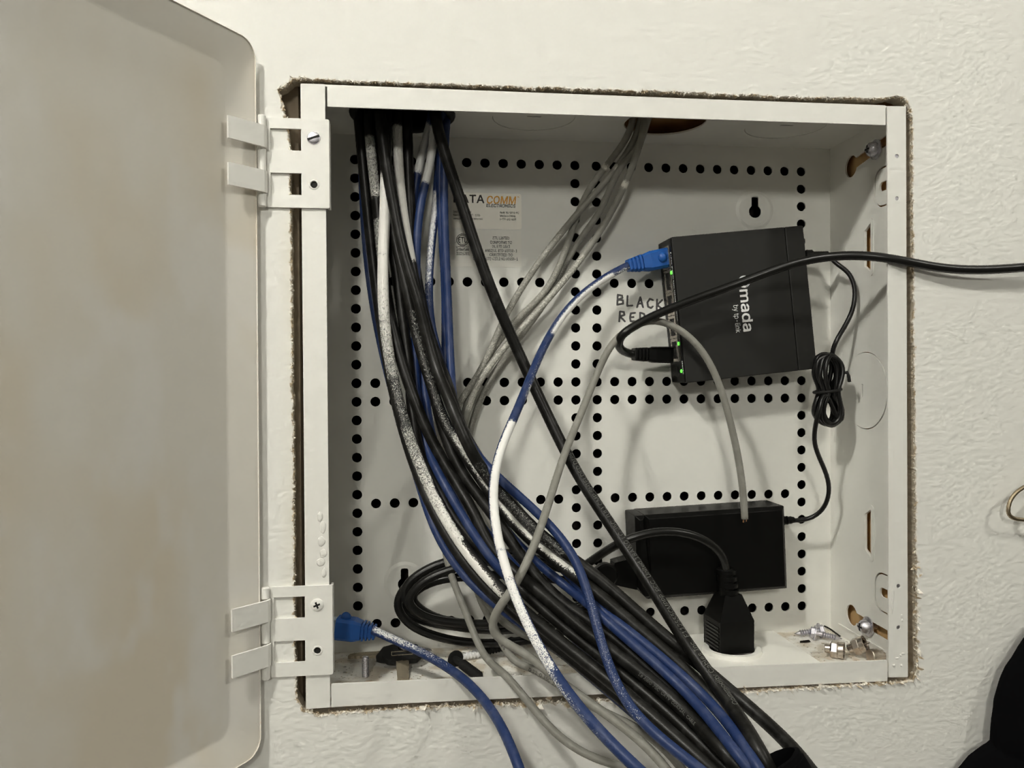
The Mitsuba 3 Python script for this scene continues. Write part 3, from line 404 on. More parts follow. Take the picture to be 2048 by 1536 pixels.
 'coax_e': ('black', 6.9, [(-141.2,43.5,184.6),(-141.3,43.5,180.6),(-141.3,43.4,176.6),(-141.2,43.3,172.6),(-141,43.3,168.6),(-140.8,43.2,164.6),(-140.5,43.1,160.7),(-140.1,43,156.7),(-139.7,42.9,152.7),(-139.3,42.8,148.7),(-138.8,42.6,144.6),(-138.3,42.4,140.5),(-137.8,42.2,136.4),(-137.3,41.9,132.3),(-136.8,41.7,128.1),(-136.3,41.4,123.9),(-135.8,41,119.6),(-135.3,40.6,115.4),(-134.7,40.1,111.2),(-134.1,39.4,107),(-133.3,38.6,102.9),(-132.4,37.7,98.8),(-131.5,36.7,94.8),(-130.6,35.7,90.8),(-129.7,34.6,86.9),(-128.8,33.5,82.9),(-127.9,32.4,79),(-127.1,31.6,75.2),(-126.4,30.9,71.3),(-125.6,30.4,67.5),(-124.9,30.1,63.7),(-124.2,29.9,59.8),(-123.4,29.8,56),(-122.7,29.6,52.1),(-121.9,29.5,48.2),(-121,29.2,44.2),(-120.1,28.8,40.3),(-119.1,28.4,36.4),(-118.1,27.8,32.5),(-117,27.1,28.7),(-115.9,26.3,24.8),(-114.9,25.5,21),(-113.8,24.7,17.2),(-112.7,24,13.5),(-111.7,23.5,9.7),(-110.7,23.1,5.9),(-109.6,22.6,2.2),(-108.4,22,-1.5),(-107.2,21.2,-5.2),(-105.9,20.3,-8.8),(-104.5,19,-12.4),(-102.9,17.5,-15.8),(-101.2,15.7,-19.2),(-99.4,13.8,-22.5),(-97.5,12,-25.8),(-95.5,10.7,-29.1),(-93.4,10.1,-32.4),(-91.3,10,-35.7),(-89,9.9,-39),(-86.8,9.7,-42.3),(-84.6,9.2,-45.6),(-82.4,8.3,-48.9),(-80.2,7.2,-52.1),(-78.1,5.9,-55.3),(-75.9,4.5,-58.5),(-73.7,3.1,-61.6),(-71.5,1.7,-64.7),(-69.1,0.3,-67.7),(-66.7,-1,-70.6),(-64.2,-2.4,-73.5),(-61.6,-3.7,-76.3),(-59,-5,-79),(-56.3,-6.4,-81.6),(-53.5,-7.8,-84.2),(-50.6,-9.3,-86.7),(-47.7,-10.8,-89.1),(-44.7,-12.3,-91.5),(-41.7,-13.9,-93.8),(-38.7,-15.5,-96.1),(-35.7,-17.2,-98.3),(-32.7,-19,-100.5),(-29.8,-21,-102.7),(-27,-23,-104.9),(-24.2,-25.1,-107.1),(-21.4,-27.1,-109.3),(-18.6,-29,-111.5),(-15.7,-30.5,-113.9),(-12.7,-31.7,-116.4),(-9.7,-32.8,-118.9),(-6.8,-34.2,-121.3),(-4.1,-36.1,-123.6),(-1.4,-38.4,-125.8),(1.1,-40.9,-127.9),(3.7,-43.4,-129.9),(6.3,-45.8,-132.1),(8.9,-48,-134.2),(11.6,-50,-136.5),(14.3,-51.9,-138.8),(16.9,-53.7,-141.2),(19.5,-55.6,-143.5),(22,-57.7,-145.8),(24.4,-59.8,-148),(26.6,-62.2,-150.3),(28.8,-64.7,-152.4),(30.7,-67.3,-154.6),(32.6,-70.1,-156.7),(34.3,-73,-158.7),(35.8,-76.1,-160.8),(37.2,-79.2,-162.8),(38.5,-82.3,-164.7),(39.7,-85.6,-166.6),(40.7,-88.8,-168.4),(41.7,-91.9,-170.2),(42.7,-95,-172),(43.7,-97.9,-174),(44.9,-100.6,-176.3),(46.4,-103,-178.9),(48.1,-105,-182.1),(50.2,-106.4,-185.9),(52.9,-107.3,-190.5)], 'coaxial cable with a narrow white overspray line passing behind the drooping blue cable', [(33.14, 54.06, 0.2, 0.24, -10, 40), (53.28, 63.28, 0.6, 0.75, -25, 38), (63.28, 79.23, 0.95, 0.95, -40, 42), (79.23, 81.67, 0.9, 0.4, -45, 36)], []),
 'coax_f': ('black', 7.0, [(-141.4,32.4,180.8),(-141.1,32.3,177),(-140.8,32.1,173.1),(-140.4,31.8,169.2),(-140.1,31.4,165.2),(-139.6,31,161.2),(-139.2,30.6,157.2),(-138.7,30.2,153.2),(-138.2,29.8,149.2),(-137.6,29.5,145.2),(-137.1,29.3,141.2),(-136.5,29.1,137.2),(-135.9,29,133.3),(-135.2,29.1,129.4),(-134.6,29.3,125.5),(-133.9,29.5,121.6),(-133.2,29.7,117.8),(-132.5,29.9,113.9),(-131.7,30,110.1),(-131,30,106.2),(-130.2,29.8,102.3),(-129.4,29.5,98.4),(-128.5,29,94.4),(-127.7,28.4,90.5),(-126.7,27.6,86.6),(-125.8,26.9,82.7),(-124.8,26.1,78.8),(-123.7,25.5,74.9),(-122.6,25.1,71.1),(-121.5,24.9,67.3),(-120.3,24.8,63.6),(-119.2,24.9,59.8),(-118,25.1,56.1),(-116.9,25.2,52.3),(-115.9,25.1,48.4),(-114.9,25,44.6),(-114,24.7,40.7),(-113.1,24.3,36.8),(-112.2,23.7,32.9),(-111.3,23,29),(-110.4,22.1,25.1),(-109.3,21,21.3),(-108.1,19.7,17.6),(-106.8,18,13.9),(-105.4,15.8,10.3),(-104,13.3,6.8),(-102.6,10.4,3.3),(-101.3,7.4,-0.1),(-100.1,4.4,-3.5),(-98.9,1.8,-6.9),(-97.7,-0.2,-10.2),(-96.5,-1.7,-13.6),(-95.2,-2.8,-16.9),(-93.8,-3.5,-20.3),(-92.4,-3.9,-23.6),(-90.8,-4.1,-27),(-89.1,-4.3,-30.3),(-87.3,-4.5,-33.7),(-85.4,-4.5,-37),(-83.3,-4,-40.3),(-81.1,-2.8,-43.7),(-78.7,-1.4,-47.1),(-76.2,-0.4,-50.4),(-73.7,-0.4,-53.6),(-71.2,-1,-56.6),(-68.6,-2,-59.5),(-66.1,-3.2,-62.3),(-63.5,-4.4,-65.2),(-60.9,-5.6,-68),(-58.4,-6.9,-70.7),(-55.7,-8.2,-73.4),(-53.1,-9.6,-76.1),(-50.4,-10.9,-78.7),(-47.6,-12.3,-81.2),(-44.7,-13.7,-83.6),(-41.7,-15,-85.9),(-38.6,-16.4,-88.1),(-35.5,-17.7,-90.3),(-32.4,-19,-92.4),(-29.2,-20.3,-94.6),(-26.1,-21.3,-96.9),(-23,-22.3,-99.3),(-19.9,-23.3,-101.8),(-16.9,-24.4,-104.2),(-13.9,-25.6,-106.7),(-11,-26.9,-109.2),(-8.2,-28.3,-111.7),(-5.3,-29.8,-114.1),(-2.5,-31.4,-116.6),(0.2,-33.2,-119),(2.8,-35.2,-121.3),(5.4,-37.5,-123.6),(8,-39.9,-125.7),(10.5,-42.4,-127.8),(13.1,-44.6,-130),(15.9,-46.3,-132.3),(18.9,-47.2,-134.8),(21.9,-47.5,-137.3),(24.8,-47.6,-139.7),(27.4,-47.7,-142),(30.1,-48,-144.2),(32.8,-48.5,-146.4),(35.5,-49.3,-148.6),(38.3,-50.4,-151),(41,-51.7,-153.3),(43.7,-53.4,-155.7),(46.3,-55.3,-157.9),(48.6,-57.6,-159.9),(50.7,-60.1,-161.7),(52.7,-62.9,-163.3),(54.5,-65.8,-164.8),(56.1,-69,-166.1),(57.7,-72.3,-167.4),(59.1,-75.7,-168.5),(60.3,-79.3,-169.6),(61.4,-82.8,-170.6),(62.3,-86.5,-171.6),(63.1,-90.1,-172.6),(63.8,-93.6,-173.7),(64.4,-97.1,-174.9),(65,-100.5,-176.2),(65.7,-103.6,-177.6),(66.5,-106.6,-179.3),(67.7,-109.1,-181.3),(69.3,-111.3,-183.6),(71.4,-113,-186.3),(74.1,-114.2,-189.5),(77.6,-114.9,-193.2)], 'dusty black coaxial cable along the upper right edge, leaving outermost on the right', [(58.17, 76.79, 0.16, 0.2, 10, 60)], []),
 'coax_g': ('black', 6.9, [(-125.1,50,187.4),(-124.9,50,183.5),(-124.8,49.9,179.6),(-124.7,49.8,175.7),(-124.6,49.7,171.7),(-124.5,49.6,167.7),(-124.4,49.4,163.7),(-124.3,49.2,159.7),(-124.2,49.1,155.6),(-124.1,48.9,151.6),(-124,48.8,147.5),(-123.9,48.6,143.5),(-123.8,48.5,139.4),(-123.7,48.4,135.4),(-123.5,48.3,131.3),(-123.4,48.2,127.3),(-123.2,48.2,123.3),(-123.1,48.1,119.2),(-122.9,48.1,115.2),(-122.6,48.1,111.2),(-122.4,48.1,107.1),(-122.1,48.1,103.1),(-121.8,48,99.1),(-121.4,47.9,95.1),(-121.1,47.7,91),(-120.6,47.5,87),(-120.2,47.3,83),(-119.7,46.9,79),(-119.1,46.6,75),(-118.5,46.1,71),(-117.9,45.6,67),(-117.2,45,63),(-116.4,44.3,59),(-115.6,43.5,55),(-114.8,42.7,51.1),(-113.9,41.9,47.2),(-112.9,41.1,43.3),(-111.8,40.2,39.4),(-110.7,39.4,35.6),(-109.5,38.5,31.7),(-108.3,37.4,27.9),(-107,36,24.1),(-105.7,34.1,20.4),(-104.4,31.6,16.6),(-103.1,28.4,12.9),(-101.9,24.6,9.2),(-100.8,20.8,5.6),(-99.8,17.1,2),(-98.9,13.8,-1.5),(-98,10.7,-5),(-97.1,8,-8.5),(-96,5.8,-12),(-94.8,4.9,-15.4),(-93.3,5.9,-18.9),(-91.5,8.3,-22.5),(-89.6,11.1,-26.1),(-87.6,13.2,-29.7),(-85.6,14.3,-33.2),(-83.5,14.6,-36.6),(-81.4,14.2,-39.9),(-79.2,13.6,-43.2),(-77,12.8,-46.4),(-74.7,12.2,-49.6),(-72.4,12,-52.8),(-70,12.2,-56.1),(-67.6,12.3,-59.3),(-65.1,12,-62.5),(-62.7,11.2,-65.6),(-60.3,10.1,-68.6),(-57.9,8.8,-71.5),(-55.5,7.4,-74.5),(-53,6,-77.3),(-50.5,4.5,-80.1),(-47.9,3,-82.9),(-45.4,1.6,-85.7),(-42.7,0.1,-88.4),(-40.1,-1.4,-91.1),(-37.4,-3,-93.7),(-34.7,-4.5,-96.3),(-31.9,-6,-98.8),(-29.1,-7.6,-101.3),(-26.2,-9.2,-103.7),(-23.4,-10.8,-106.1),(-20.5,-12.4,-108.4),(-17.6,-14,-110.8),(-14.7,-15.6,-113.1),(-11.8,-17.3,-115.4),(-9,-19,-117.8),(-6.2,-20.8,-120.1),(-3.5,-22.5,-122.5),(-0.8,-24.3,-124.9),(1.8,-26.2,-127.4),(4.4,-28.1,-129.9),(6.9,-30.1,-132.4),(9.4,-32.1,-134.9),(11.9,-34.2,-137.3),(14.3,-36.3,-139.7),(16.8,-38.6,-142.1),(19.1,-40.9,-144.5),(21.5,-43.3,-146.8),(23.7,-45.8,-149),(25.9,-48.3,-151.2),(28.1,-51,-153.4),(30.1,-53.7,-155.5),(32,-56.6,-157.6),(33.9,-59.5,-159.6),(35.6,-62.5,-161.6),(37.3,-65.6,-163.5),(38.8,-68.7,-165.4),(40.2,-71.9,-167.2),(41.5,-75.1,-169.1),(42.8,-78.4,-170.9),(44,-81.6,-172.7),(45.2,-84.8,-174.5),(46.4,-87.8,-176.5),(47.7,-90.8,-178.5),(49,-93.5,-180.6),(50.5,-96,-182.9),(52.2,-98.1,-185.4),(54,-100,-188.1),(56.1,-101.4,-191),(58.5,-102.4,-194.3),(61.2,-103,-197.9)], 'black coaxial cable between white-ended cables at the top, right rim of the bundle', [], []),
 'coax_h': ('black', 6.9, [(-155.3,50.7,186.8),(-155.1,50.6,182.8),(-154.9,50.6,178.9),(-154.6,50.5,175),(-154.4,50.4,171),(-154.1,50.2,167),(-153.8,50.1,163),(-153.5,49.9,159),(-153.2,49.8,155),(-152.8,49.6,151),(-152.5,49.5,147),(-152.1,49.3,143),(-151.8,49.2,138.9),(-151.4,49,134.9),(-151,48.9,130.9),(-150.6,48.8,126.9),(-150.2,48.6,122.9),(-149.8,48.5,118.9),(-149.3,48.3,114.8),(-148.9,48.2,110.8),(-148.5,48,106.8),(-148,47.8,102.8),(-147.5,47.7,98.8),(-147.1,47.5,94.8),(-146.6,47.3,90.8),(-146.2,47,86.8),(-145.7,46.8,82.8),(-145.2,46.5,78.8),(-144.7,46.3,74.8),(-144.2,46,70.8),(-143.7,45.6,66.8),(-143.3,45.3,62.8),(-142.8,44.9,58.8),(-142.3,44.5,54.8),(-141.8,44,50.8),(-141.3,43.6,46.8),(-140.7,43,42.8),(-140.2,42.5,38.9),(-139.6,41.9,34.9),(-139.1,41.2,31),(-138.5,40.5,27),(-137.8,39.8,23.1),(-137.2,39,19.2),(-136.5,38.2,15.4),(-135.8,37.4,11.5),(-135.1,36.5,7.7),(-134.3,35.5,3.8),(-133.4,34.6,0),(-132.6,33.6,-3.8),(-131.6,32.6,-7.5),(-130.7,31.6,-11.3),(-129.7,30.5,-15),(-128.6,29.5,-18.7),(-127.5,28.5,-22.4),(-126.4,27.5,-26.1),(-125.2,26.5,-29.7),(-124,25.5,-33.4),(-122.7,24.3,-37),(-121.3,23,-40.6),(-119.9,21.6,-44.1),(-118.5,20,-47.6),(-117,18.4,-51.1),(-115.5,16.7,-54.5),(-114,14.9,-57.9),(-112.4,13.2,-61.3),(-110.8,11.5,-64.6),(-109.2,9.8,-67.9),(-107.5,8.1,-71.2),(-105.8,6.4,-74.4),(-104.1,4.7,-77.7),(-102.3,3,-80.8),(-100.4,1.3,-84),(-98.5,-0.4,-87.1),(-96.5,-2.1,-90.1),(-94.4,-3.8,-93.1),(-92.2,-5.5,-96),(-90,-7.2,-98.9),(-87.7,-8.8,-101.6),(-85.2,-10.5,-104.4),(-82.7,-12.1,-107),(-80.1,-13.7,-109.5),(-77.3,-15.3,-112),(-74.5,-17,-114.4),(-71.7,-18.6,-116.8),(-68.8,-20.2,-119.1),(-65.8,-21.8,-121.3),(-62.8,-23.4,-123.5),(-59.8,-25.1,-125.7),(-56.7,-26.8,-127.8),(-53.7,-28.5,-129.9),(-50.7,-30.3,-132),(-47.7,-32.1,-134.1),(-44.7,-33.9,-136.1),(-41.8,-35.8,-138.2),(-38.9,-37.8,-140.2),(-36,-39.8,-142.2),(-33.2,-41.9,-144.2),(-30.4,-44,-146.1),(-27.6,-46.2,-148),(-24.9,-48.5,-149.9),(-22.2,-50.8,-151.8),(-19.5,-53.2,-153.6),(-16.9,-55.7,-155.4),(-14.3,-58.2,-157.2),(-11.8,-60.8,-158.9),(-9.4,-63.5,-160.6),(-6.9,-66.2,-162.3),(-4.5,-69,-163.9),(-2.2,-71.8,-165.5),(0.1,-74.7,-167),(2.4,-77.6,-168.6),(4.7,-80.4,-170.1),(7,-83.3,-171.7),(9.2,-86.1,-173.2),(11.5,-88.9,-174.8),(13.8,-91.6,-176.5),(16.2,-94.1,-178.2),(18.7,-96.4,-180.1),(21.3,-98.5,-182.1),(24,-100.2,-184.3),(26.9,-101.6,-186.7),(30,-102.6,-189.3),(33.3,-103.1,-192.3)], 'black coaxial cable farthest left where the bundle leaves the cabinet top', [], []),
 'coax_k': ('black', 7.2, [(-107.8,39.8,181.4),(-107.2,39.7,177.3),(-106.5,39.7,173.3),(-105.7,39.6,169.3),(-104.8,39.5,165.4),(-103.8,39.4,161.4),(-102.8,39.4,157.5),(-101.7,39.6,153.7),(-100.6,39.9,149.9),(-99.4,40.3,146.2),(-98.1,40.8,142.4),(-96.8,41.3,138.7),(-95.5,41.8,135),(-94.2,42.3,131.3),(-92.9,42.6,127.6),(-91.6,43,123.8),(-90.3,43.2,120.1),(-89,43.4,116.3),(-87.8,43.6,112.5),(-86.5,43.7,108.7),(-85.2,43.8,104.9),(-84,43.8,101.1),(-82.7,43.9,97.2),(-81.4,43.9,93.4),(-80.1,43.9,89.6),(-78.8,44,85.8),(-77.4,44,82),(-76.1,44.1,78.2),(-74.7,44.2,74.4),(-73.2,44.3,70.7),(-71.8,44.5,66.9),(-70.3,44.6,63.2),(-68.7,44.8,59.4),(-67.2,45,55.7),(-65.6,45.2,52),(-64,45.4,48.3),(-62.3,45.6,44.6),(-60.7,45.8,40.9),(-59,46,37.3),(-57.4,46.2,33.6),(-55.7,46.2,29.9),(-54,46.3,26.2),(-52.3,46.2,22.6),(-50.7,46.1,18.9),(-49,45.8,15.3),(-47.4,45.5,11.7),(-45.8,45,8.1),(-44.3,44.4,4.5),(-42.8,43.6,0.9),(-41.2,42.8,-2.6),(-39.8,41.8,-6.2),(-38.3,40.7,-9.7),(-36.8,39.5,-13.2),(-35.3,38.2,-16.7),(-33.9,36.8,-20.2),(-32.4,35.4,-23.6),(-30.9,33.9,-27.1),(-29.4,32.4,-30.5),(-27.9,30.8,-33.9),(-26.4,29.2,-37.2),(-24.8,27.6,-40.6),(-23.3,26,-43.9),(-21.6,24.3,-47.2),(-20,22.7,-50.5),(-18.3,21,-53.7),(-16.5,19.3,-57),(-14.8,17.6,-60.2),(-13,15.8,-63.4),(-11.1,14,-66.5),(-9.3,12.2,-69.7),(-7.5,10.3,-72.8),(-5.7,8.4,-75.9),(-3.9,6.4,-78.9),(-2.1,4.4,-82),(-0.3,2.3,-84.9),(1.4,0.1,-87.9),(3.1,-2.2,-90.8),(4.7,-4.5,-93.7),(6.3,-6.9,-96.5),(7.8,-9.3,-99.3),(9.3,-11.8,-102),(10.6,-14.4,-104.7),(12,-17.1,-107.3),(13.3,-19.8,-109.9),(14.5,-22.7,-112.5),(15.7,-25.5,-115),(16.8,-28.5,-117.5),(17.9,-31.5,-119.9),(19,-34.7,-122.3),(20,-38,-124.6),(20.9,-41.8,-126.8),(21.7,-45.8,-128.8),(22.5,-49.9,-130.8),(23.5,-53.6,-132.8),(24.7,-56.7,-135.1),(26.1,-59.3,-137.5),(27.5,-61.9,-139.9),(28.9,-64.6,-142.3),(30.3,-67.4,-144.7),(31.6,-70.5,-146.9),(32.7,-73.9,-149),(33.7,-77.6,-150.9),(34.5,-81.6,-152.7),(35.1,-86,-154.3),(35.5,-90.7,-155.8),(35.6,-95.8,-157),(35.6,-101.1,-158.1),(35.6,-106.2,-159.3),(35.9,-110.3,-160.9),(36.7,-113,-163.2),(38.1,-114.4,-166.2),(39.8,-114.8,-169.8),(41.6,-114.9,-173.6)], 'long black coaxial cable with white lettering, crossing the cabinet diagonally past the maker label', [], [103.13]),
 'net_l': ('blue', 5.3, [(-153.7,56.9,188.8),(-153.7,56.9,184.9),(-153.7,56.8,180.9),(-153.7,56.7,176.9),(-153.6,56.6,173),(-153.6,56.4,168.9),(-153.6,56.2,164.9),(-153.5,56.1,160.9),(-153.5,55.9,156.8),(-153.4,55.7,152.8),(-153.3,55.5,148.7),(-153.2,55.4,144.7),(-153.1,55.2,140.6),(-153,55.1,136.6),(-152.8,54.9,132.5),(-152.7,54.8,128.5),(-152.5,54.6,124.4),(-152.3,54.5,120.4),(-152.1,54.3,116.4),(-151.9,54.2,112.3),(-151.6,54,108.3),(-151.4,53.8,104.2),(-151.1,53.6,100.2),(-150.7,53.5,96.2),(-150.4,53.2,92.1),(-150,53,88.1),(-149.6,52.8,84.1),(-149.2,52.5,80.1),(-148.7,52.3,76.1),(-148.2,51.9,72),(-147.7,51.6,68),(-147.2,51.3,64),(-146.6,50.9,60),(-146,50.5,56.1),(-145.4,50,52.1),(-144.7,49.6,48.1),(-144,49.1,44.1),(-143.3,48.5,40.2),(-142.5,48,36.2),(-141.7,47.4,32.3),(-140.9,46.7,28.4),(-140.1,46,24.5),(-139.2,45.3,20.6),(-138.4,44.6,16.7),(-137.4,43.8,12.9),(-136.5,42.9,9),(-135.5,42,5.2),(-134.5,41.1,1.4),(-133.5,40.2,-2.4),(-132.5,39.2,-6.1),(-131.4,38.2,-9.9),(-130.3,37.2,-13.6),(-129.2,36.2,-17.3),(-128.1,35.2,-21.1),(-127,34.1,-24.8),(-125.8,33.1,-28.5),(-124.7,32.1,-32.2),(-123.5,31,-35.8),(-122.4,29.8,-39.5),(-121.2,28.5,-43.1),(-120.1,27,-46.8),(-118.9,25.4,-50.4),(-117.8,23.7,-53.9),(-116.6,21.9,-57.5),(-115.5,20.1,-61),(-114.3,18.3,-64.5),(-113.2,16.4,-68),(-111.9,14.6,-71.5),(-110.7,12.8,-74.9),(-109.4,11,-78.3),(-108,9.2,-81.6),(-106.4,7.5,-84.9),(-104.8,5.7,-88.2),(-103,4,-91.3),(-101,2.3,-94.3),(-98.9,0.7,-97.2),(-96.6,-1,-100.1),(-94.1,-2.6,-102.7),(-91.4,-4.2,-105.4),(-88.7,-5.7,-107.9),(-85.8,-7.3,-110.3),(-82.8,-8.8,-112.7),(-79.8,-10.3,-115),(-76.7,-11.8,-117.2),(-73.6,-13.3,-119.4),(-70.5,-14.9,-121.6),(-67.3,-16.4,-123.8),(-64.2,-18,-125.9),(-61.1,-19.5,-128),(-58.1,-21.2,-130.1),(-55,-22.8,-132.2),(-52,-24.5,-134.2),(-49,-26.2,-136.3),(-46,-28,-138.3),(-43,-29.8,-140.3),(-40.1,-31.7,-142.4),(-37.2,-33.7,-144.4),(-34.3,-35.7,-146.4),(-31.5,-37.7,-148.4),(-28.7,-39.8,-150.4),(-25.9,-42,-152.3),(-23.1,-44.2,-154.3),(-20.4,-46.4,-156.3),(-17.7,-48.6,-158.2),(-15.1,-50.9,-160.2),(-12.4,-53.1,-162.1),(-9.8,-55.4,-164),(-7.1,-57.7,-165.9),(-4.6,-60.2,-167.7),(-2.2,-63,-169.3),(0.1,-66.2,-170.7),(2.4,-69.4,-172.1),(4.7,-72.5,-173.5),(7.1,-75.3,-175.1),(9.5,-77.8,-176.8),(12,-80.2,-178.5),(14.5,-82.6,-180.3),(17.1,-84.8,-182.2),(19.8,-86.8,-184.3),(22.6,-88.6,-186.6),(25.5,-90,-189.1),(28.6,-91.1,-191.8),(31.8,-91.9,-194.8),(35.2,-92.3,-198.1)], 'blue network cable hugging the lower left edge of the bundle above the coiled cord', [], []),
 'net_m': ('blue', 5.3, [(-106.2,47.4,187.2),(-106.8,47.3,183.5),(-107.3,47.2,179.7),(-107.6,47,175.7),(-107.8,46.8,171.8),(-108,46.8,167.8),(-108.2,46.8,163.9),(-108.5,46.9,159.9),(-108.8,46.9,155.9),(-109.2,46.9,151.9),(-109.9,47,148),(-110.7,46.9,144),(-111.6,46.8,140.1),(-112.7,46.6,136.1),(-113.7,46.4,132.2),(-114.7,46.1,128.2),(-115.5,45.8,124.2),(-116.2,45.4,120.2),(-116.9,45,116.2),(-117.4,44.5,112.2),(-117.8,44,108.2),(-118.2,43.5,104.2),(-118.5,43,100.1),(-118.7,42.6,96.1),(-118.9,42.2,92.1),(-119,41.7,88.1),(-119.1,41.4,84),(-119.2,41,80),(-119.3,40.6,76),(-119.4,40.2,72),(-119.4,39.9,68),(-119.5,39.5,63.9),(-119.7,39.3,59.9),(-119.8,39.3,56),(-119.9,39.4,52),(-120,39.5,48),(-120.1,39.7,44.1),(-120.2,39.9,40.1),(-120.2,40,36.2),(-120.3,40.1,32.2),(-120.3,40,28.3),(-120.2,39.8,24.3),(-120.1,39.4,20.4),(-120,39,16.5),(-119.8,38.3,12.5),(-119.6,37.6,8.6),(-119.3,36.8,4.7),(-119,35.8,0.8),(-118.7,34.8,-3.1),(-118.3,33.8,-7.1),(-117.9,32.9,-11),(-117.4,31.9,-14.8),(-116.8,31,-18.6),(-116.1,30.1,-22.3),(-115.3,29,-25.9),(-114.3,27.3,-29.4),(-113.1,24.9,-32.6),(-111.9,21.6,-35.8),(-110.6,17.9,-38.7),(-109.2,14.4,-41.7),(-107.7,11.5,-44.6),(-106.1,9.1,-47.6),(-104.5,7.1,-50.6),(-102.8,5.1,-53.7),(-101,3.2,-56.7),(-99.3,1.4,-59.8),(-97.5,-0.5,-62.8),(-95.6,-2.2,-65.9),(-93.7,-4,-69),(-91.8,-5.6,-72.1),(-89.9,-7.3,-75.2),(-87.9,-8.8,-78.3),(-85.9,-10.4,-81.4),(-83.8,-11.8,-84.5),(-81.7,-13.2,-87.6),(-79.5,-14.6,-90.5),(-77.2,-15.8,-93.3),(-74.7,-16.7,-96.1),(-72.2,-17.2,-98.9),(-69.5,-17.1,-101.8),(-66.7,-16.3,-104.8),(-63.7,-15.3,-107.9),(-60.7,-14.3,-110.9),(-57.6,-13.9,-113.9),(-54.7,-14,-116.7),(-51.7,-14.5,-119.3),(-48.8,-15.4,-121.9),(-45.9,-16.5,-124.5),(-43,-17.6,-127),(-40.1,-18.8,-129.5),(-37.2,-20.1,-132),(-34.4,-21.5,-134.5),(-31.5,-22.9,-136.9),(-28.6,-24.3,-139.4),(-25.8,-25.9,-141.8),(-22.9,-27.5,-144.2),(-20.1,-29.2,-146.5),(-17.3,-31,-148.9),(-14.5,-32.9,-151.1),(-11.8,-34.8,-153.4),(-9.1,-36.9,-155.6),(-6.4,-39,-157.7),(-3.8,-41.2,-159.8),(-1.2,-43.5,-161.8),(1.3,-45.9,-163.8),(3.8,-48.4,-165.7),(6.3,-51,-167.6),(8.7,-53.7,-169.4),(11.1,-56.4,-171.2),(13.3,-59.2,-172.9),(15.6,-62.1,-174.5),(17.8,-65.1,-176.2),(20,-68,-177.7),(22.1,-71,-179.3),(24.2,-73.9,-180.9),(26.3,-76.8,-182.6),(28.4,-79.5,-184.3),(30.6,-82,-186.2),(32.9,-84.2,-188.2),(35.3,-86.1,-190.4),(37.8,-87.6,-192.8),(40.5,-88.6,-195.6),(43.4,-89.2,-198.6)], 'blue network cable with a white top end, seen again left of the drooping cable', [(4.37, 13.53, 1, 1, 0, 120)], []),
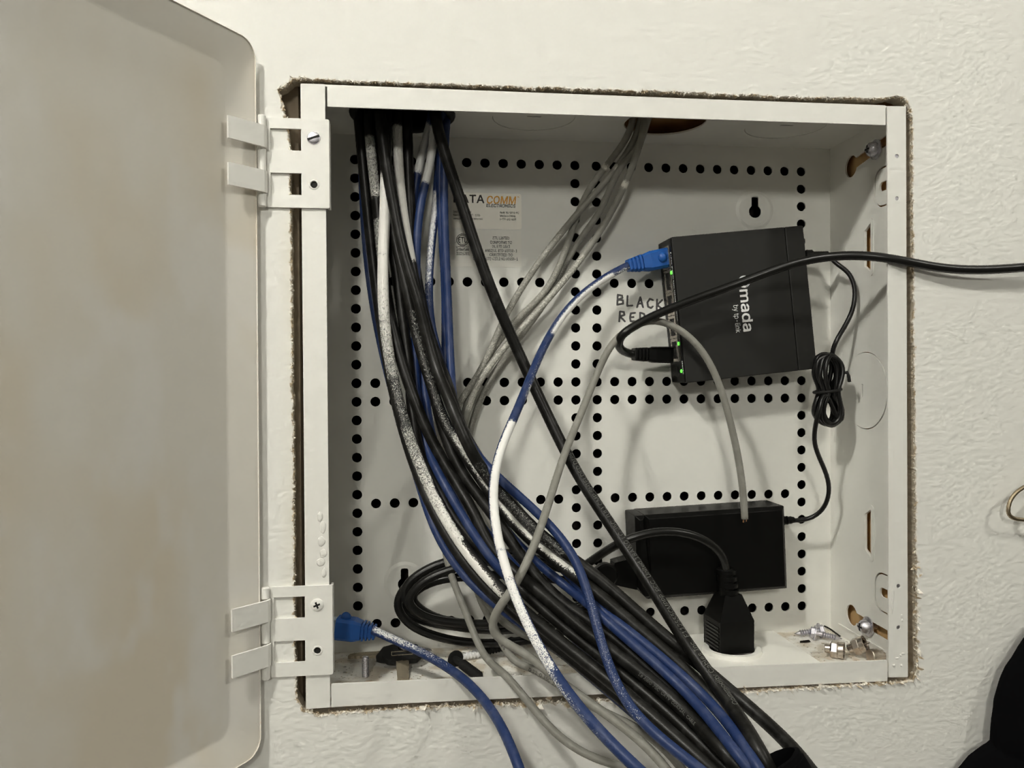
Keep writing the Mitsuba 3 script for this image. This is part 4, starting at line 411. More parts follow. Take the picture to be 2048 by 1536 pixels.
 'net_n': ('blue', 5.3, [(-107.9,54.5,189.6),(-107.9,54.4,185.8),(-108.2,54.4,182.1),(-108.8,54.3,178.2),(-109.6,54.2,174.4),(-110.6,54.1,170.5),(-111.7,54,166.6),(-112.9,53.9,162.7),(-114,53.8,158.8),(-115.2,53.7,154.9),(-116.2,53.6,151),(-117.1,53.6,147),(-118,53.6,143.1),(-118.7,53.5,139.2),(-119.2,53.6,135.2),(-119.8,53.6,131.3),(-120.2,53.7,127.3),(-120.5,53.7,123.3),(-120.8,53.8,119.4),(-121.1,53.9,115.4),(-121.2,54,111.4),(-121.4,54.1,107.4),(-121.5,54.1,103.4),(-121.5,54.1,99.3),(-121.6,54,95.3),(-121.5,53.8,91.2),(-121.5,53.5,87.2),(-121.4,53.2,83.1),(-121.2,52.8,79),(-121.1,52.3,74.9),(-120.9,51.8,70.8),(-120.6,51.2,66.8),(-120.4,50.6,62.7),(-120.1,50,58.6),(-119.8,49.4,54.6),(-119.5,48.8,50.6),(-119.1,48.1,46.5),(-118.7,47.5,42.5),(-118.3,46.8,38.5),(-117.9,46.1,34.6),(-117.5,45.4,30.6),(-117.1,44.7,26.6),(-116.6,43.9,22.7),(-116.2,43.1,18.8),(-115.7,42.3,14.9),(-115.2,41.4,11),(-114.7,40.4,7.1),(-114.2,39.4,3.2),(-113.7,38.3,-0.6),(-113.1,37.2,-4.5),(-112.6,36,-8.3),(-112.1,34.8,-12.1),(-111.5,33.5,-15.9),(-111,32.2,-19.7),(-110.4,30.8,-23.5),(-109.7,29.4,-27.2),(-108.8,28.1,-30.9),(-107.9,26.7,-34.4),(-106.7,25.3,-37.9),(-105.3,23.8,-41.3),(-103.6,22.4,-44.5),(-101.8,20.9,-47.7),(-99.8,19.3,-50.8),(-97.7,17.9,-53.9),(-95.6,16.4,-57),(-93.4,15,-60.2),(-91.3,13.7,-63.5),(-89.3,12.3,-66.7),(-87.2,11,-70),(-85,9.7,-73.2),(-82.8,8.5,-76.3),(-80.4,7.2,-79.3),(-78,5.9,-82.3),(-75.6,4.6,-85.2),(-73.1,3.3,-88.1),(-70.6,2,-90.9),(-68,0.7,-93.8),(-65.5,-0.6,-96.6),(-62.9,-1.9,-99.4),(-60.3,-3.2,-102.2),(-57.7,-4.4,-105),(-55.2,-5.7,-107.8),(-52.5,-6.9,-110.5),(-49.9,-8.2,-113.3),(-47.2,-9.4,-116),(-44.5,-10.6,-118.7),(-41.7,-11.9,-121.4),(-39,-13.2,-124.1),(-36.1,-14.5,-126.7),(-33.3,-15.8,-129.3),(-30.4,-17.2,-131.9),(-27.6,-18.6,-134.4),(-24.7,-20.1,-136.9),(-21.8,-21.6,-139.4),(-19,-23.2,-141.8),(-16.2,-24.8,-144.2),(-13.3,-26.5,-146.5),(-10.6,-28.3,-148.9),(-7.8,-30.2,-151.1),(-5.1,-32.1,-153.4),(-2.4,-34.2,-155.6),(0.2,-36.3,-157.8),(2.8,-38.5,-159.9),(5.3,-40.8,-162),(7.7,-43.2,-164),(10.1,-45.7,-166.1),(12.4,-48.3,-168.1),(14.6,-51,-170),(16.8,-53.7,-172),(18.8,-56.5,-173.9),(20.8,-59.3,-175.9),(22.7,-62.2,-177.8),(24.5,-65.1,-179.7),(26.2,-68,-181.6),(27.8,-70.9,-183.6),(29.4,-73.6,-185.7),(30.9,-76.3,-187.8),(32.4,-78.7,-190),(34,-81,-192.4),(35.9,-82.8,-195.1),(38.2,-84.3,-198.1),(40.9,-85.4,-201.4),(44.3,-85.9,-205.1)], 'darker blue network cable with white overspray behind the others at the top opening', [(4.21, 12.18, 1, 0.95, 0, 120)], []),
 'net_r': ('blue', 5.3, [(-102.1,55.1,190.1),(-102.3,55.2,186.2),(-102.6,55.2,182.3),(-102.8,55.3,178.4),(-103,55.4,174.5),(-103.2,55.6,170.6),(-103.5,55.7,166.6),(-103.7,55.8,162.6),(-104,55.8,158.6),(-104.3,55.8,154.6),(-104.5,55.8,150.5),(-104.8,55.7,146.5),(-105.1,55.5,142.4),(-105.4,55.4,138.3),(-105.7,55.2,134.2),(-106.1,54.9,130.1),(-106.4,54.5,125.9),(-106.8,54.1,121.8),(-107.1,53.5,117.6),(-107.5,53,113.5),(-107.9,52.4,109.3),(-108.3,51.9,105.2),(-108.7,51.4,101.1),(-109.1,50.8,97),(-109.5,50.4,92.9),(-109.9,49.9,88.9),(-110.3,49.5,84.8),(-110.7,49.2,80.8),(-111.1,48.9,76.8),(-111.3,48.6,72.7),(-111.5,48.3,68.7),(-111.6,48.1,64.7),(-111.6,47.8,60.7),(-111.4,47.5,56.7),(-111.1,47.2,52.7),(-110.6,46.7,48.8),(-110,46.2,44.8),(-109.1,45.5,40.8),(-108.2,44.8,36.8),(-107.1,44,32.9),(-106.1,43.1,28.9),(-105,42.1,25),(-104.1,40.9,21.1),(-103.3,39.6,17.2),(-102.6,37.9,13.3),(-101.9,36,9.5),(-101.3,33.6,5.7),(-100.6,30.7,2),(-99.8,27.4,-1.6),(-98.8,24.2,-5.2),(-97.7,21.8,-8.7),(-96.3,20.8,-12.2),(-94.8,21.4,-15.8),(-93.1,22.8,-19.5),(-91.4,24.3,-23.2),(-89.7,25.5,-26.9),(-88,26.3,-30.6),(-86.4,26.5,-34.3),(-84.9,26.4,-38.1),(-83.5,25.9,-41.8),(-82.2,25.1,-45.5),(-80.9,24,-49.2),(-79.7,22.6,-52.9),(-78.5,21,-56.5),(-77.2,19.1,-60),(-75.9,17.2,-63.4),(-74.6,15.2,-66.8),(-73.1,13.2,-70.1),(-71.4,11.3,-73.3),(-69.6,9.4,-76.4),(-67.5,7.5,-79.4),(-65.3,5.8,-82.3),(-62.9,4.1,-85.1),(-60.3,2.5,-87.9),(-57.7,0.9,-90.5),(-54.9,-0.6,-93.1),(-52.1,-2.1,-95.7),(-49.3,-3.6,-98.3),(-46.5,-5.1,-100.8),(-43.6,-6.6,-103.2),(-40.8,-8.2,-105.6),(-37.8,-9.9,-107.9),(-34.8,-12.2,-110),(-31.8,-15.1,-111.7),(-29.3,-18.9,-113.1),(-27.5,-23.1,-114.1),(-26.2,-26.9,-115),(-25,-30.1,-116.2),(-23.5,-32.6,-117.6),(-21.7,-34.8,-119.2),(-19.7,-36.9,-120.9),(-17.5,-39.1,-122.6),(-15.1,-41.4,-124.5),(-12.6,-43.6,-126.4),(-10,-45.9,-128.4),(-7.4,-48.1,-130.5),(-4.7,-50.3,-132.6),(-2.1,-52.6,-134.7),(0.5,-54.9,-136.9),(3,-57.3,-139),(5.5,-59.8,-141.2),(7.9,-62.3,-143.3),(10.3,-65,-145.4),(12.4,-67.8,-147.4),(14.5,-70.8,-149.3),(16.3,-74,-151.2),(18,-77.4,-152.9),(19.5,-81,-154.5),(20.7,-85,-155.9),(21.7,-89.3,-157.2),(22.5,-93.9,-158.3),(23.1,-98.7,-159.2),(23.8,-103.4,-160.2),(24.5,-107.8,-161.4),(25.7,-111.2,-163.1),(27.4,-113.4,-165.4),(29.6,-114.5,-168.3),(32.2,-115.1,-171.5),(35,-115.4,-175),(37.9,-115.6,-178.7),(41.1,-115.8,-182.4)], 'blue network cable streaked with white, lower one of the blue pair at bottom right', [(14.97, 29.74, 0.7, 0.45, 30, 60), (29.74, 33.56, 0.2, 0.15, 20, 60)], []),
 'net_s': ('blue', 5.3, [(-101.3,42.5,185.7),(-101.7,42.8,181.9),(-102.1,43.8,178.2),(-102.4,45.6,174.8),(-102.7,47.7,171.5),(-102.9,49.4,168),(-103.1,50.5,164.3),(-103.3,50.8,160.4),(-103.4,50.9,156.3),(-103.6,50.9,152.3),(-103.6,50.8,148.2),(-103.7,50.8,144.2),(-103.7,50.7,140.1),(-103.7,50.7,136.1),(-103.6,50.6,132),(-103.6,50.6,128),(-103.5,50.5,123.9),(-103.4,50.5,119.9),(-103.2,50.4,115.8),(-103.1,50.4,111.8),(-102.9,50.3,107.7),(-102.8,50.2,103.7),(-102.6,50.1,99.6),(-102.4,50,95.6),(-102.2,49.8,91.5),(-102,49.7,87.5),(-101.9,49.5,83.4),(-101.7,49.3,79.4),(-101.5,49.1,75.3),(-101.3,48.9,71.3),(-101.2,48.6,67.2),(-101,48.4,63.2),(-100.9,48.2,59.1),(-100.8,47.9,55.1),(-100.7,47.6,51.1),(-100.7,47.4,47),(-100.7,47.1,43),(-100.7,46.9,38.9),(-100.8,46.6,34.8),(-100.9,46.2,30.7),(-101,45.8,26.7),(-101.2,45.3,22.6),(-101.4,44.7,18.5),(-101.5,43.9,14.4),(-101.5,42.9,10.4),(-101.3,41.6,6.5),(-100.8,39.9,2.7),(-100.1,37.7,-1),(-99.2,34.7,-4.5),(-98.1,30.3,-7.9),(-97,24.1,-11),(-95.9,16.7,-13.9),(-94.7,9.4,-16.6),(-93.5,4.2,-19.3),(-92.2,1.8,-22),(-90.7,1.9,-24.8),(-89,2.9,-27.7),(-87.2,4,-30.6),(-85.3,4.3,-33.3),(-83.3,3.8,-36),(-81.2,2.1,-38.5),(-79,-0.5,-41),(-76.7,-3.2,-43.4),(-74.2,-5.2,-45.9),(-71.5,-6,-48.6),(-68.5,-6.1,-51.3),(-65.5,-5.8,-54.2),(-62.4,-5.7,-57),(-59.3,-5.8,-59.8),(-56.3,-6.3,-62.5),(-53.4,-7.1,-65.2),(-50.6,-8.2,-67.9),(-48,-9.6,-70.5),(-45.5,-11.3,-73),(-43.2,-13.2,-75.5),(-41.1,-15.3,-78.1),(-39.1,-17.5,-80.6),(-37.3,-19.7,-83.2),(-35.7,-21.8,-85.8),(-34.1,-23.9,-88.5),(-32.8,-26,-91.4),(-31.5,-28.1,-94.4),(-30.3,-30.2,-97.5),(-29.3,-32.3,-100.7),(-28.3,-34.5,-104),(-27.5,-36.7,-107.3),(-26.7,-38.9,-110.7),(-26,-41.2,-114.1),(-25.4,-43.5,-117.5),(-24.9,-45.9,-120.8),(-24.5,-48.4,-124),(-24.1,-51,-127.1),(-23.8,-53.6,-130.1),(-23.4,-56.4,-132.9),(-22.9,-59.3,-135.7),(-22.4,-62.2,-138.3),(-21.7,-65.2,-140.7),(-20.9,-68.3,-143.1),(-19.9,-71.4,-145.2),(-18.8,-74.5,-147.3),(-17.5,-77.7,-149.3),(-16.1,-80.9,-151.1),(-14.6,-84.1,-152.9),(-12.9,-87.3,-154.6),(-11.1,-90.4,-156.3),(-9.2,-93.5,-157.9),(-7.1,-96.5,-159.4),(-4.9,-99.5,-161),(-2.6,-102.3,-162.5),(-0.2,-105,-164.1),(2.4,-107.6,-165.8),(5.1,-109.9,-167.5),(7.9,-111.9,-169.4),(10.8,-113.6,-171.5),(13.9,-115,-173.9),(17.1,-115.9,-176.5),(20.5,-116.4,-179.4)], 'blue network cable drooping steeply over the front of the black bundle', [(84.8, 103.77, 0.13, 0.16, 0, 60)], []),
 'net_t': ('blue', 5.3, [(-97.2,50.6,188.7),(-98,50.1,184.9),(-98.7,48.9,180.9),(-99.3,47.2,176.5),(-99.8,45.4,172),(-100.2,44.3,167.8),(-100.5,44.2,163.7),(-100.7,44.6,159.9),(-100.9,45.2,156),(-101,45.7,152.1),(-101.1,45.9,148.2),(-101.2,46,144.2),(-101.3,46,140.2),(-101.4,45.9,136.2),(-101.4,45.8,132.2),(-101.4,45.8,128.3),(-101.4,45.7,124.3),(-101.4,45.6,120.3),(-101.3,45.5,116.3),(-101.3,45.4,112.4),(-101.2,45.3,108.4),(-101.1,45.2,104.4),(-101,45.1,100.4),(-100.9,45,96.4),(-100.8,44.8,92.4),(-100.7,44.6,88.4),(-100.6,44.5,84.4),(-100.4,44.3,80.4),(-100.3,44.1,76.4),(-100.1,43.8,72.4),(-100,43.6,68.4),(-99.8,43.3,64.3),(-99.7,43.1,60.3),(-99.5,42.8,56.3),(-99.3,42.4,52.3),(-99.2,42.1,48.3),(-99.1,41.6,44.3),(-98.9,41.1,40.4),(-98.8,40.5,36.4),(-98.7,39.8,32.4),(-98.6,38.8,28.4),(-98.5,37.7,24.5),(-98.4,36.2,20.6),(-98.4,34.5,16.6),(-98.3,32.3,12.8),(-98.2,29.8,8.9),(-98.1,26.9,5.1),(-97.9,23.7,1.3),(-97.6,20.3,-2.4),(-97.1,17.1,-6),(-96.5,14.6,-9.6),(-95.7,13.3,-13.3),(-94.6,13.5,-16.9),(-93.4,14.8,-20.7),(-92,16.6,-24.5),(-90.5,18.3,-28.2),(-88.9,19.5,-32),(-87.2,20.1,-35.6),(-85.5,20.3,-39.2),(-83.6,20.1,-42.7),(-81.7,19.5,-46.2),(-79.7,18.5,-49.5),(-77.7,16.7,-52.7),(-75.7,14.1,-55.6),(-73.6,11.3,-58.5),(-71.5,8.8,-61.3),(-69.3,7,-64.2),(-66.9,5.8,-67),(-64.4,4.7,-69.9),(-61.9,3.6,-72.7),(-59.4,2.3,-75.5),(-56.9,1,-78.3),(-54.3,-0.4,-81),(-51.7,-1.8,-83.7),(-49.1,-3.2,-86.4),(-46.5,-4.7,-89.1),(-43.9,-6.3,-91.9),(-41.3,-7.9,-94.6),(-38.7,-9.6,-97.3),(-36.2,-11.4,-100),(-33.7,-13.5,-102.7),(-31.4,-15.7,-105.2),(-29.1,-17.8,-107.7),(-26.8,-19.7,-110.2),(-24.6,-21.3,-112.6),(-22.4,-22.9,-114.9),(-20.4,-24.9,-116.9),(-18.5,-27.5,-118.6),(-16.6,-30.4,-120.1),(-14.7,-33.5,-121.4),(-12.6,-36.4,-122.8),(-10.4,-38.9,-124.3),(-7.9,-41.1,-126.1),(-5.4,-43.3,-127.9),(-2.7,-45.6,-129.8),(-0.1,-47.9,-131.8),(2.6,-50.3,-133.8),(5.3,-52.6,-135.8),(7.9,-55,-137.9),(10.6,-57.3,-139.9),(13.2,-59.8,-142),(15.6,-62.3,-144.1),(18,-64.9,-146.1),(20.3,-67.7,-148.1),(22.4,-70.6,-150),(24.3,-73.8,-151.8),(25.9,-77.1,-153.6),(27.4,-80.7,-155.2),(28.6,-84.6,-156.6),(29.5,-88.9,-158),(30.1,-93.4,-159.1),(30.6,-98.1,-160.1),(30.8,-103,-161.1),(31,-107.8,-162),(31.3,-112.2,-163),(31.8,-115.9,-164.4),(32.8,-118.5,-166.4),(34.1,-120.1,-168.8),(35.7,-121.2,-171.6),(37.5,-121.9,-174.5),(39.4,-122.4,-177.6),(41.5,-122.7,-180.9)], 'plain blue network cable, upper one of the blue pair at bottom right', [], []),
 'tel_a': ('gray', 4.5, [(23.4,50.8,185),(23.3,51.1,180.8),(22.7,51.7,176.9),(21.5,52.6,173.3),(20,53.7,169.9),(18.2,54.9,166.6),(16.1,56.3,163.5),(13.8,57.8,160.4),(11.5,59.4,157.4),(9.1,61,154.4),(6.8,62.6,151.3),(4.6,64.2,148.2),(2.6,65.7,145.1),(0.6,67.2,141.9),(-1.4,68.6,138.6),(-3.3,69.9,135.3),(-5.1,71.1,131.9),(-6.9,72.1,128.5),(-8.5,73,124.9),(-10.1,73.7,121.2),(-11.5,74.2,117.5),(-12.8,74.7,113.6),(-14,75.1,109.7),(-15.2,75.4,105.7),(-16.4,75.6,101.8),(-17.6,75.9,97.9),(-18.9,76.1,93.9),(-20.3,76.2,90.1),(-21.8,76.4,86.3),(-23.4,76.5,82.7),(-25.3,76.7,79.1),(-27.5,76.8,75.7),(-29.8,77,72.5),(-32.3,77.1,69.3),(-35,77.2,66.2),(-37.8,77.3,63.2),(-40.6,77.5,60.3),(-43.5,77.6,57.4),(-46.4,77.7,54.5),(-49.3,77.8,51.6),(-52.1,77.9,48.7),(-54.9,78,45.7),(-57.6,78.1,42.7),(-60.2,78.2,39.7),(-62.8,78.2,36.5),(-65.2,78.3,33.3),(-67.5,78.4,30),(-69.8,78.4,26.6),(-71.9,78.5,23.1),(-74,78.4,19.6),(-76,78.4,15.9),(-77.9,78.3,12.3),(-79.7,78.2,8.6),(-81.4,78,4.9),(-83,77.9,1.1),(-84.5,77.7,-2.6),(-85.9,77.4,-6.5),(-87,77.2,-10.3),(-87.8,76.9,-14.3),(-88.3,76.6,-18.3),(-88.7,76.2,-22.4),(-88.9,75.8,-26.5),(-89,75.3,-30.6),(-89,74.7,-34.6),(-88.9,74.1,-38.6),(-88.8,73.3,-42.6),(-88.6,72.5,-46.6),(-88.4,71.6,-50.5),(-88.1,70.6,-54.4),(-87.8,69.4,-58.3),(-87.5,68.2,-62.2),(-87.1,66.9,-66),(-86.7,65.4,-69.8),(-86.3,63.9,-73.5),(-85.9,62.3,-77.2),(-85.5,60.6,-80.9),(-85.1,58.8,-84.5),(-84.7,56.9,-88.1),(-84.3,54.9,-91.7),(-83.9,52.9,-95.2),(-83.5,50.8,-98.7),(-83.2,48.7,-102.1),(-82.8,46.4,-105.5),(-82.4,44.2,-108.9),(-81.9,41.9,-112.2),(-81.4,39.6,-115.6),(-80.7,37.2,-118.9),(-80,34.9,-122.2),(-79,32.6,-125.5),(-77.8,30.3,-128.6),(-76.2,28.2,-131.6),(-74.2,26.3,-134.3),(-71.6,24.7,-136.7),(-68.7,23.3,-139),(-65.5,22.1,-141),(-62,21,-142.9),(-58.4,19.9,-144.6),(-54.7,19,-146.3),(-51,18.2,-148),(-47.2,17.5,-149.8),(-43.6,17,-151.7),(-40,16.6,-153.8),(-36.6,16.4,-156.1)], 'gray telephone cable, leftmost of four at the right top opening', [(9.53, 10.1, 1.2, 1.2, 0, 150), (24.35, 45.58, 0.2, 0.3, 0, 70)], []),
 'tel_b': ('gray', 4.5, [(29.2,52.3,185.6),(28.6,52.6,181.5),(27.8,53.1,177.4),(26.8,53.9,173.6),(25.6,54.9,169.8),(24.2,56.1,166.2),(22.6,57.4,162.7),(20.7,58.8,159.4),(18.7,60.3,156.2),(16.5,61.7,153.1),(14.1,62.9,150.1),(11.5,64,147.2),(8.9,64.8,144.3),(6.2,65.6,141.3),(3.5,66.3,138.3),(1,66.9,135.2),(-1.5,67.5,132),(-4,68.1,128.8),(-6.4,68.6,125.7),(-9,69.2,122.6),(-11.5,69.8,119.6),(-14.1,70.4,116.7),(-16.7,70.9,113.8),(-19.3,71.4,110.8),(-21.8,71.9,107.9),(-24.4,72.3,104.9),(-26.9,72.6,101.8),(-29.4,72.9,98.7),(-31.8,73.1,95.5),(-34.2,73.4,92.2),(-36.5,73.6,88.9),(-38.8,73.7,85.6),(-41,73.9,82.2),(-43.2,74,78.8),(-45.4,74.1,75.4),(-47.5,74.2,72),(-49.6,74.3,68.6),(-51.6,74.4,65.2),(-53.7,74.5,61.7),(-55.8,74.5,58.3),(-57.9,74.6,54.8),(-59.9,74.6,51.3),(-61.8,74.6,47.8),(-63.6,74.6,44.2),(-65.2,74.5,40.5),(-66.7,74.5,36.7),(-68,74.4,32.8),(-69.4,74.3,29),(-70.8,74.3,25.3),(-72.5,74.2,21.6),(-74.4,74.2,18.1),(-76.7,74.1,14.8),(-79.1,74.1,11.6),(-81.6,74.1,8.4),(-84,74.1,5.1),(-86.2,74.1,1.7),(-88.3,74,-1.7),(-90.2,74,-5.2),(-92,73.9,-8.8),(-93.7,73.8,-12.5),(-95.2,73.6,-16.2),(-96.6,73.4,-20),(-97.8,73.2,-23.8),(-98.8,72.9,-27.7),(-99.8,72.5,-31.6),(-100.5,72,-35.5),(-101.2,71.5,-39.4),(-101.7,70.9,-43.4),(-102.1,70.2,-47.4),(-102.5,69.4,-51.3),(-102.7,68.5,-55.3),(-102.9,67.5,-59.2),(-103,66.4,-63.1),(-103,65.2,-66.9),(-103,63.9,-70.8),(-103,62.6,-74.5),(-102.9,61.1,-78.3),(-102.8,59.6,-81.9),(-102.8,58,-85.6),(-102.7,56.4,-89.2),(-102.6,54.8,-92.7),(-102.4,53.3,-96.2),(-102.1,51.7,-99.8),(-101.5,50.2,-103.3),(-100.7,48.8,-106.9),(-99.7,47.5,-110.6),(-98.3,46.2,-114.2),(-97,44.9,-117.9),(-95.7,43.7,-121.6),(-94.4,42.5,-125.2),(-93.2,41.2,-128.8),(-91.9,39.8,-132.4),(-90.6,38.3,-135.9),(-89.3,36.7,-139.3),(-87.8,35,-142.6),(-86.2,33,-145.8),(-84.6,30.8,-148.7),(-83.2,28.4,-151.4),(-82,25.9,-153.8),(-80.9,23.1,-155.8),(-80,20.2,-157.5),(-79,17.2,-159),(-77.8,14,-160.3),(-76.2,10.8,-161.2),(-74.1,7.5,-161.7),(-71.8,4.1,-162),(-69.7,0.8,-162.7),(-67.8,-2.6,-163.6),(-65.9,-5.2,-165.3),(-64,-7.8,-167.4),(-62.1,-10.4,-169.7),(-60,-13,-172.3),(-57.8,-15.5,-174.8),(-55.4,-18,-177.1),(-52.9,-20.4,-179),(-50.3,-22.7,-180.8),(-47.6,-25,-182.7),(-45.1,-27.3,-184.8),(-42.5,-29.4,-187.1),(-39.9,-31.5,-189.5),(-37.1,-33.4,-191.6),(-34.1,-35.2,-193.4),(-30.8,-37,-194.7),(-27.3,-38.6,-195.8),(-23.7,-40.1,-196.6),(-19.9,-41.5,-197.3),(-16.2,-42.8,-198),(-12.3,-44,-198.6),(-8.5,-45.1,-199.4),(-4.7,-46.1,-200.3),(-0.9,-47,-201.3),(2.8,-47.7,-202.7),(6.7,-48.3,-204.4),(10.5,-48.7,-206.5),(14.4,-48.9,-209)], 'lowest gray telephone cable, passing left of the kinked one and over the bottom rim', [(9.27, 9.92, 1.2, 1.2, 0, 150), (23.21, 59.59, 0.25, 0.3, 0, 70)], [134.0]),
 'tel_c': ('gray', 4.5, [(31.4,48.3,184.4),(30.5,48.6,180.4),(29.9,49.2,176.4),(29.4,50.1,172.3),(28.7,51.1,168.4),(27.6,52.3,164.7),(26,53.5,161.3),(23.8,54.8,158.2),(21.4,56.2,155.2),(18.9,57.6,152.4),(16.6,59.1,149.4),(14.7,60.8,146.3),(13.1,62.6,143.2),(11.7,64.5,139.9),(10.4,66.4,136.6),(9.2,68.2,133.3),(8,69.9,129.9),(6.6,71.5,126.5),(5,72.9,123.2),(3.3,74.2,119.9),(1.4,75.3,116.6),(-0.7,76.3,113.3),(-2.9,77.1,110),(-5.1,77.8,106.8),(-7.4,78.5,103.5),(-9.8,79,100.3),(-12.1,79.4,97.1),(-14.3,79.8,93.7),(-16.4,80.1,90.3),(-18.3,80.3,86.8),(-20.2,80.5,83.3),(-22,80.7,79.7),(-23.8,80.8,76.1),(-25.6,80.9,72.5),(-27.4,81,68.9),(-29.4,81,65.4),(-31.4,81,61.9),(-33.5,81,58.5),(-35.8,81,55.2),(-38.1,81,51.8),(-40.4,81,48.6),(-42.9,81,45.3),(-45.3,81,42.1),(-47.8,81,38.9),(-50.3,81,35.7),(-52.8,80.9,32.5),(-55.2,80.9,29.2),(-57.7,80.9,26),(-60.1,80.9,22.8),(-62.5,80.9,19.5),(-64.8,80.9,16.2),(-67,81,12.9),(-69.1,81,9.5),(-71.2,81,6),(-73.1,81,2.5),(-74.9,81,-1.1),(-76.6,81,-4.8),(-78.1,80.9,-8.5),(-79.5,80.9,-12.3),(-80.8,80.8,-16.2),(-81.9,80.7,-20.1),(-82.9,80.5,-24),(-83.7,80.3,-27.9),(-84.4,80,-31.9),(-84.9,79.6,-35.9),(-85.4,79.2,-39.9),(-85.7,78.7,-43.9),(-85.9,78,-47.9),(-86.1,77.3,-51.9),(-86.2,76.5,-55.8),(-86.2,75.6,-59.8),(-86.1,74.6,-63.7),(-86,73.4,-67.6),(-85.9,72.1,-71.4),(-85.7,70.7,-75.2),(-85.6,69.2,-78.9),(-85.4,67.5,-82.6),(-85.2,65.8,-86.2),(-85.1,63.9,-89.7),(-85,61.9,-93.2),(-84.9,59.8,-96.5),(-84.8,57.6,-99.9),(-84.8,55.3,-103.1),(-84.7,53,-106.3),(-84.6,50.6,-109.5),(-84.4,48.2,-112.6),(-84.1,45.8,-115.7),(-83.6,43.5,-118.7),(-82.9,41.1,-121.8),(-82.1,38.8,-124.8),(-80.9,36.5,-127.8),(-79.5,34.2,-130.8),(-77.9,31.8,-133.7),(-76.3,29.3,-136.6),(-74.9,26.6,-139.3),(-73.6,23.8,-141.9),(-72.3,21,-144.4),(-70.9,18.1,-146.8),(-69.3,15.3,-149.3),(-67.7,12.6,-151.8),(-65.9,9.9,-154.5),(-63.8,7.3,-156.9),(-61.2,4.7,-158.8),(-58,2.1,-159.9),(-54.6,-0.5,-160.3),(-51.6,-3.2,-160.4),(-48.8,-5.9,-160.8),(-46.2,-8.6,-161.9),(-43.6,-11.4,-163.3),(-41,-14.2,-164.7),(-38.5,-17.1,-165.9),(-36.1,-20.1,-166.9),(-33.6,-23.1,-167.8),(-31.2,-26.1,-168.6),(-28.8,-29.2,-169.2),(-26.4,-32.4,-169.7),(-24.1,-35.5,-170.1),(-21.7,-38.7,-170.5),(-19.3,-41.9,-170.8),(-16.9,-45.1,-171.1),(-14.5,-48.3,-171.5),(-12.2,-51.5,-171.8),(-9.9,-54.7,-172.2),(-7.6,-57.9,-172.6),(-5.5,-61.2,-173.1),(-3.4,-64.8,-173.5),(-1.6,-68.5,-174),(0.2,-72.3,-174.5),(1.9,-75.7,-175.4),(3.8,-78.2,-176.8),(5.8,-79.9,-178.9),(8,-80.8,-181.6),(10.2,-81.2,-184.7)], 'gray telephone cable with black print, passing behind the kinked gray cable', [(29.82, 61.56, 0.15, 0.2, 0, 70)], [104.17, 96.86, 27.62]),
 'tel_d': ('gray', 4.5, [(32.8,44.1,183),(31.6,44.3,179),(30.4,44.9,175),(29.3,45.7,171.2),(28.2,46.7,167.4),(27.1,47.9,163.7),(26,49.3,160),(25,50.7,156.4),(23.9,52.3,152.8),(22.8,53.9,149.2),(21.6,55.5,145.7),(20.4,57,142.1),(19.2,58.4,138.5),(17.9,59.8,134.9),(16.4,61,131.3),(14.9,62.2,127.8),(13.2,63.2,124.2),(11.5,64.1,120.7),(9.5,64.9,117.3),(7.5,65.6,113.8),(5.4,66.2,110.4),(3.2,66.7,107.1),(0.9,67.2,103.7),(-1.4,67.6,100.4),(-3.8,67.9,97.1),(-6.2,68.1,93.9),(-8.7,68.4,90.6),(-11.1,68.6,87.4),(-13.6,68.7,84.3),(-16.2,68.9,81.1),(-18.7,69,78),(-21.3,69.1,74.9),(-23.9,69.2,71.8),(-26.6,69.3,68.7),(-29.2,69.4,65.7),(-31.9,69.4,62.6),(-34.6,69.5,59.6),(-37.3,69.6,56.5),(-40,69.6,53.5),(-42.8,69.6,50.5),(-45.5,69.7,47.4),(-48.3,69.7,44.4),(-51.1,69.8,41.3),(-53.8,69.8,38.3),(-56.6,69.8,35.2),(-59.3,69.8,32.1),(-62,69.9,29),(-64.6,69.9,25.8),(-67.1,69.9,22.6),(-69.6,69.9,19.3),(-72,69.8,16.1),(-74.3,69.8,12.7),(-76.5,69.8,9.3),(-78.5,69.7,5.8),(-80.4,69.6,2.3),(-82.2,69.5,-1.3),(-83.8,69.4,-5),(-85.2,69.3,-8.8),(-86.5,69.1,-12.7),(-87.5,68.9,-16.6),(-88.3,68.6,-20.6),(-88.8,68.3,-24.7),(-89,67.9,-28.7),(-89,67.4,-32.8),(-88.8,66.9,-36.8),(-88.3,66.3,-40.9),(-87.8,65.5,-44.9),(-87.1,64.7,-48.8),(-86.4,63.8,-52.7),(-85.5,62.8,-56.6),(-84.5,61.6,-60.4),(-83.5,60.4,-64.2),(-82.5,59,-67.9),(-81.3,57.6,-71.5),(-80.1,56.1,-75),(-78.8,54.5,-78.5),(-77.5,53,-81.9),(-76,51.4,-85.2),(-74.3,50,-88.4),(-72.6,48.6,-91.6),(-70.7,47.5,-94.7),(-68.6,46.5,-97.7),(-66.3,45.9,-100.6),(-63.8,45.5,-103.5)], 'gray telephone cable, rightmost of four at the top opening, ending behind the bundle', [(11.34, 12.21, 1.2, 1.2, 0, 150), (24.94, 57.61, 0.4, 0.5, 0, 60)], []),
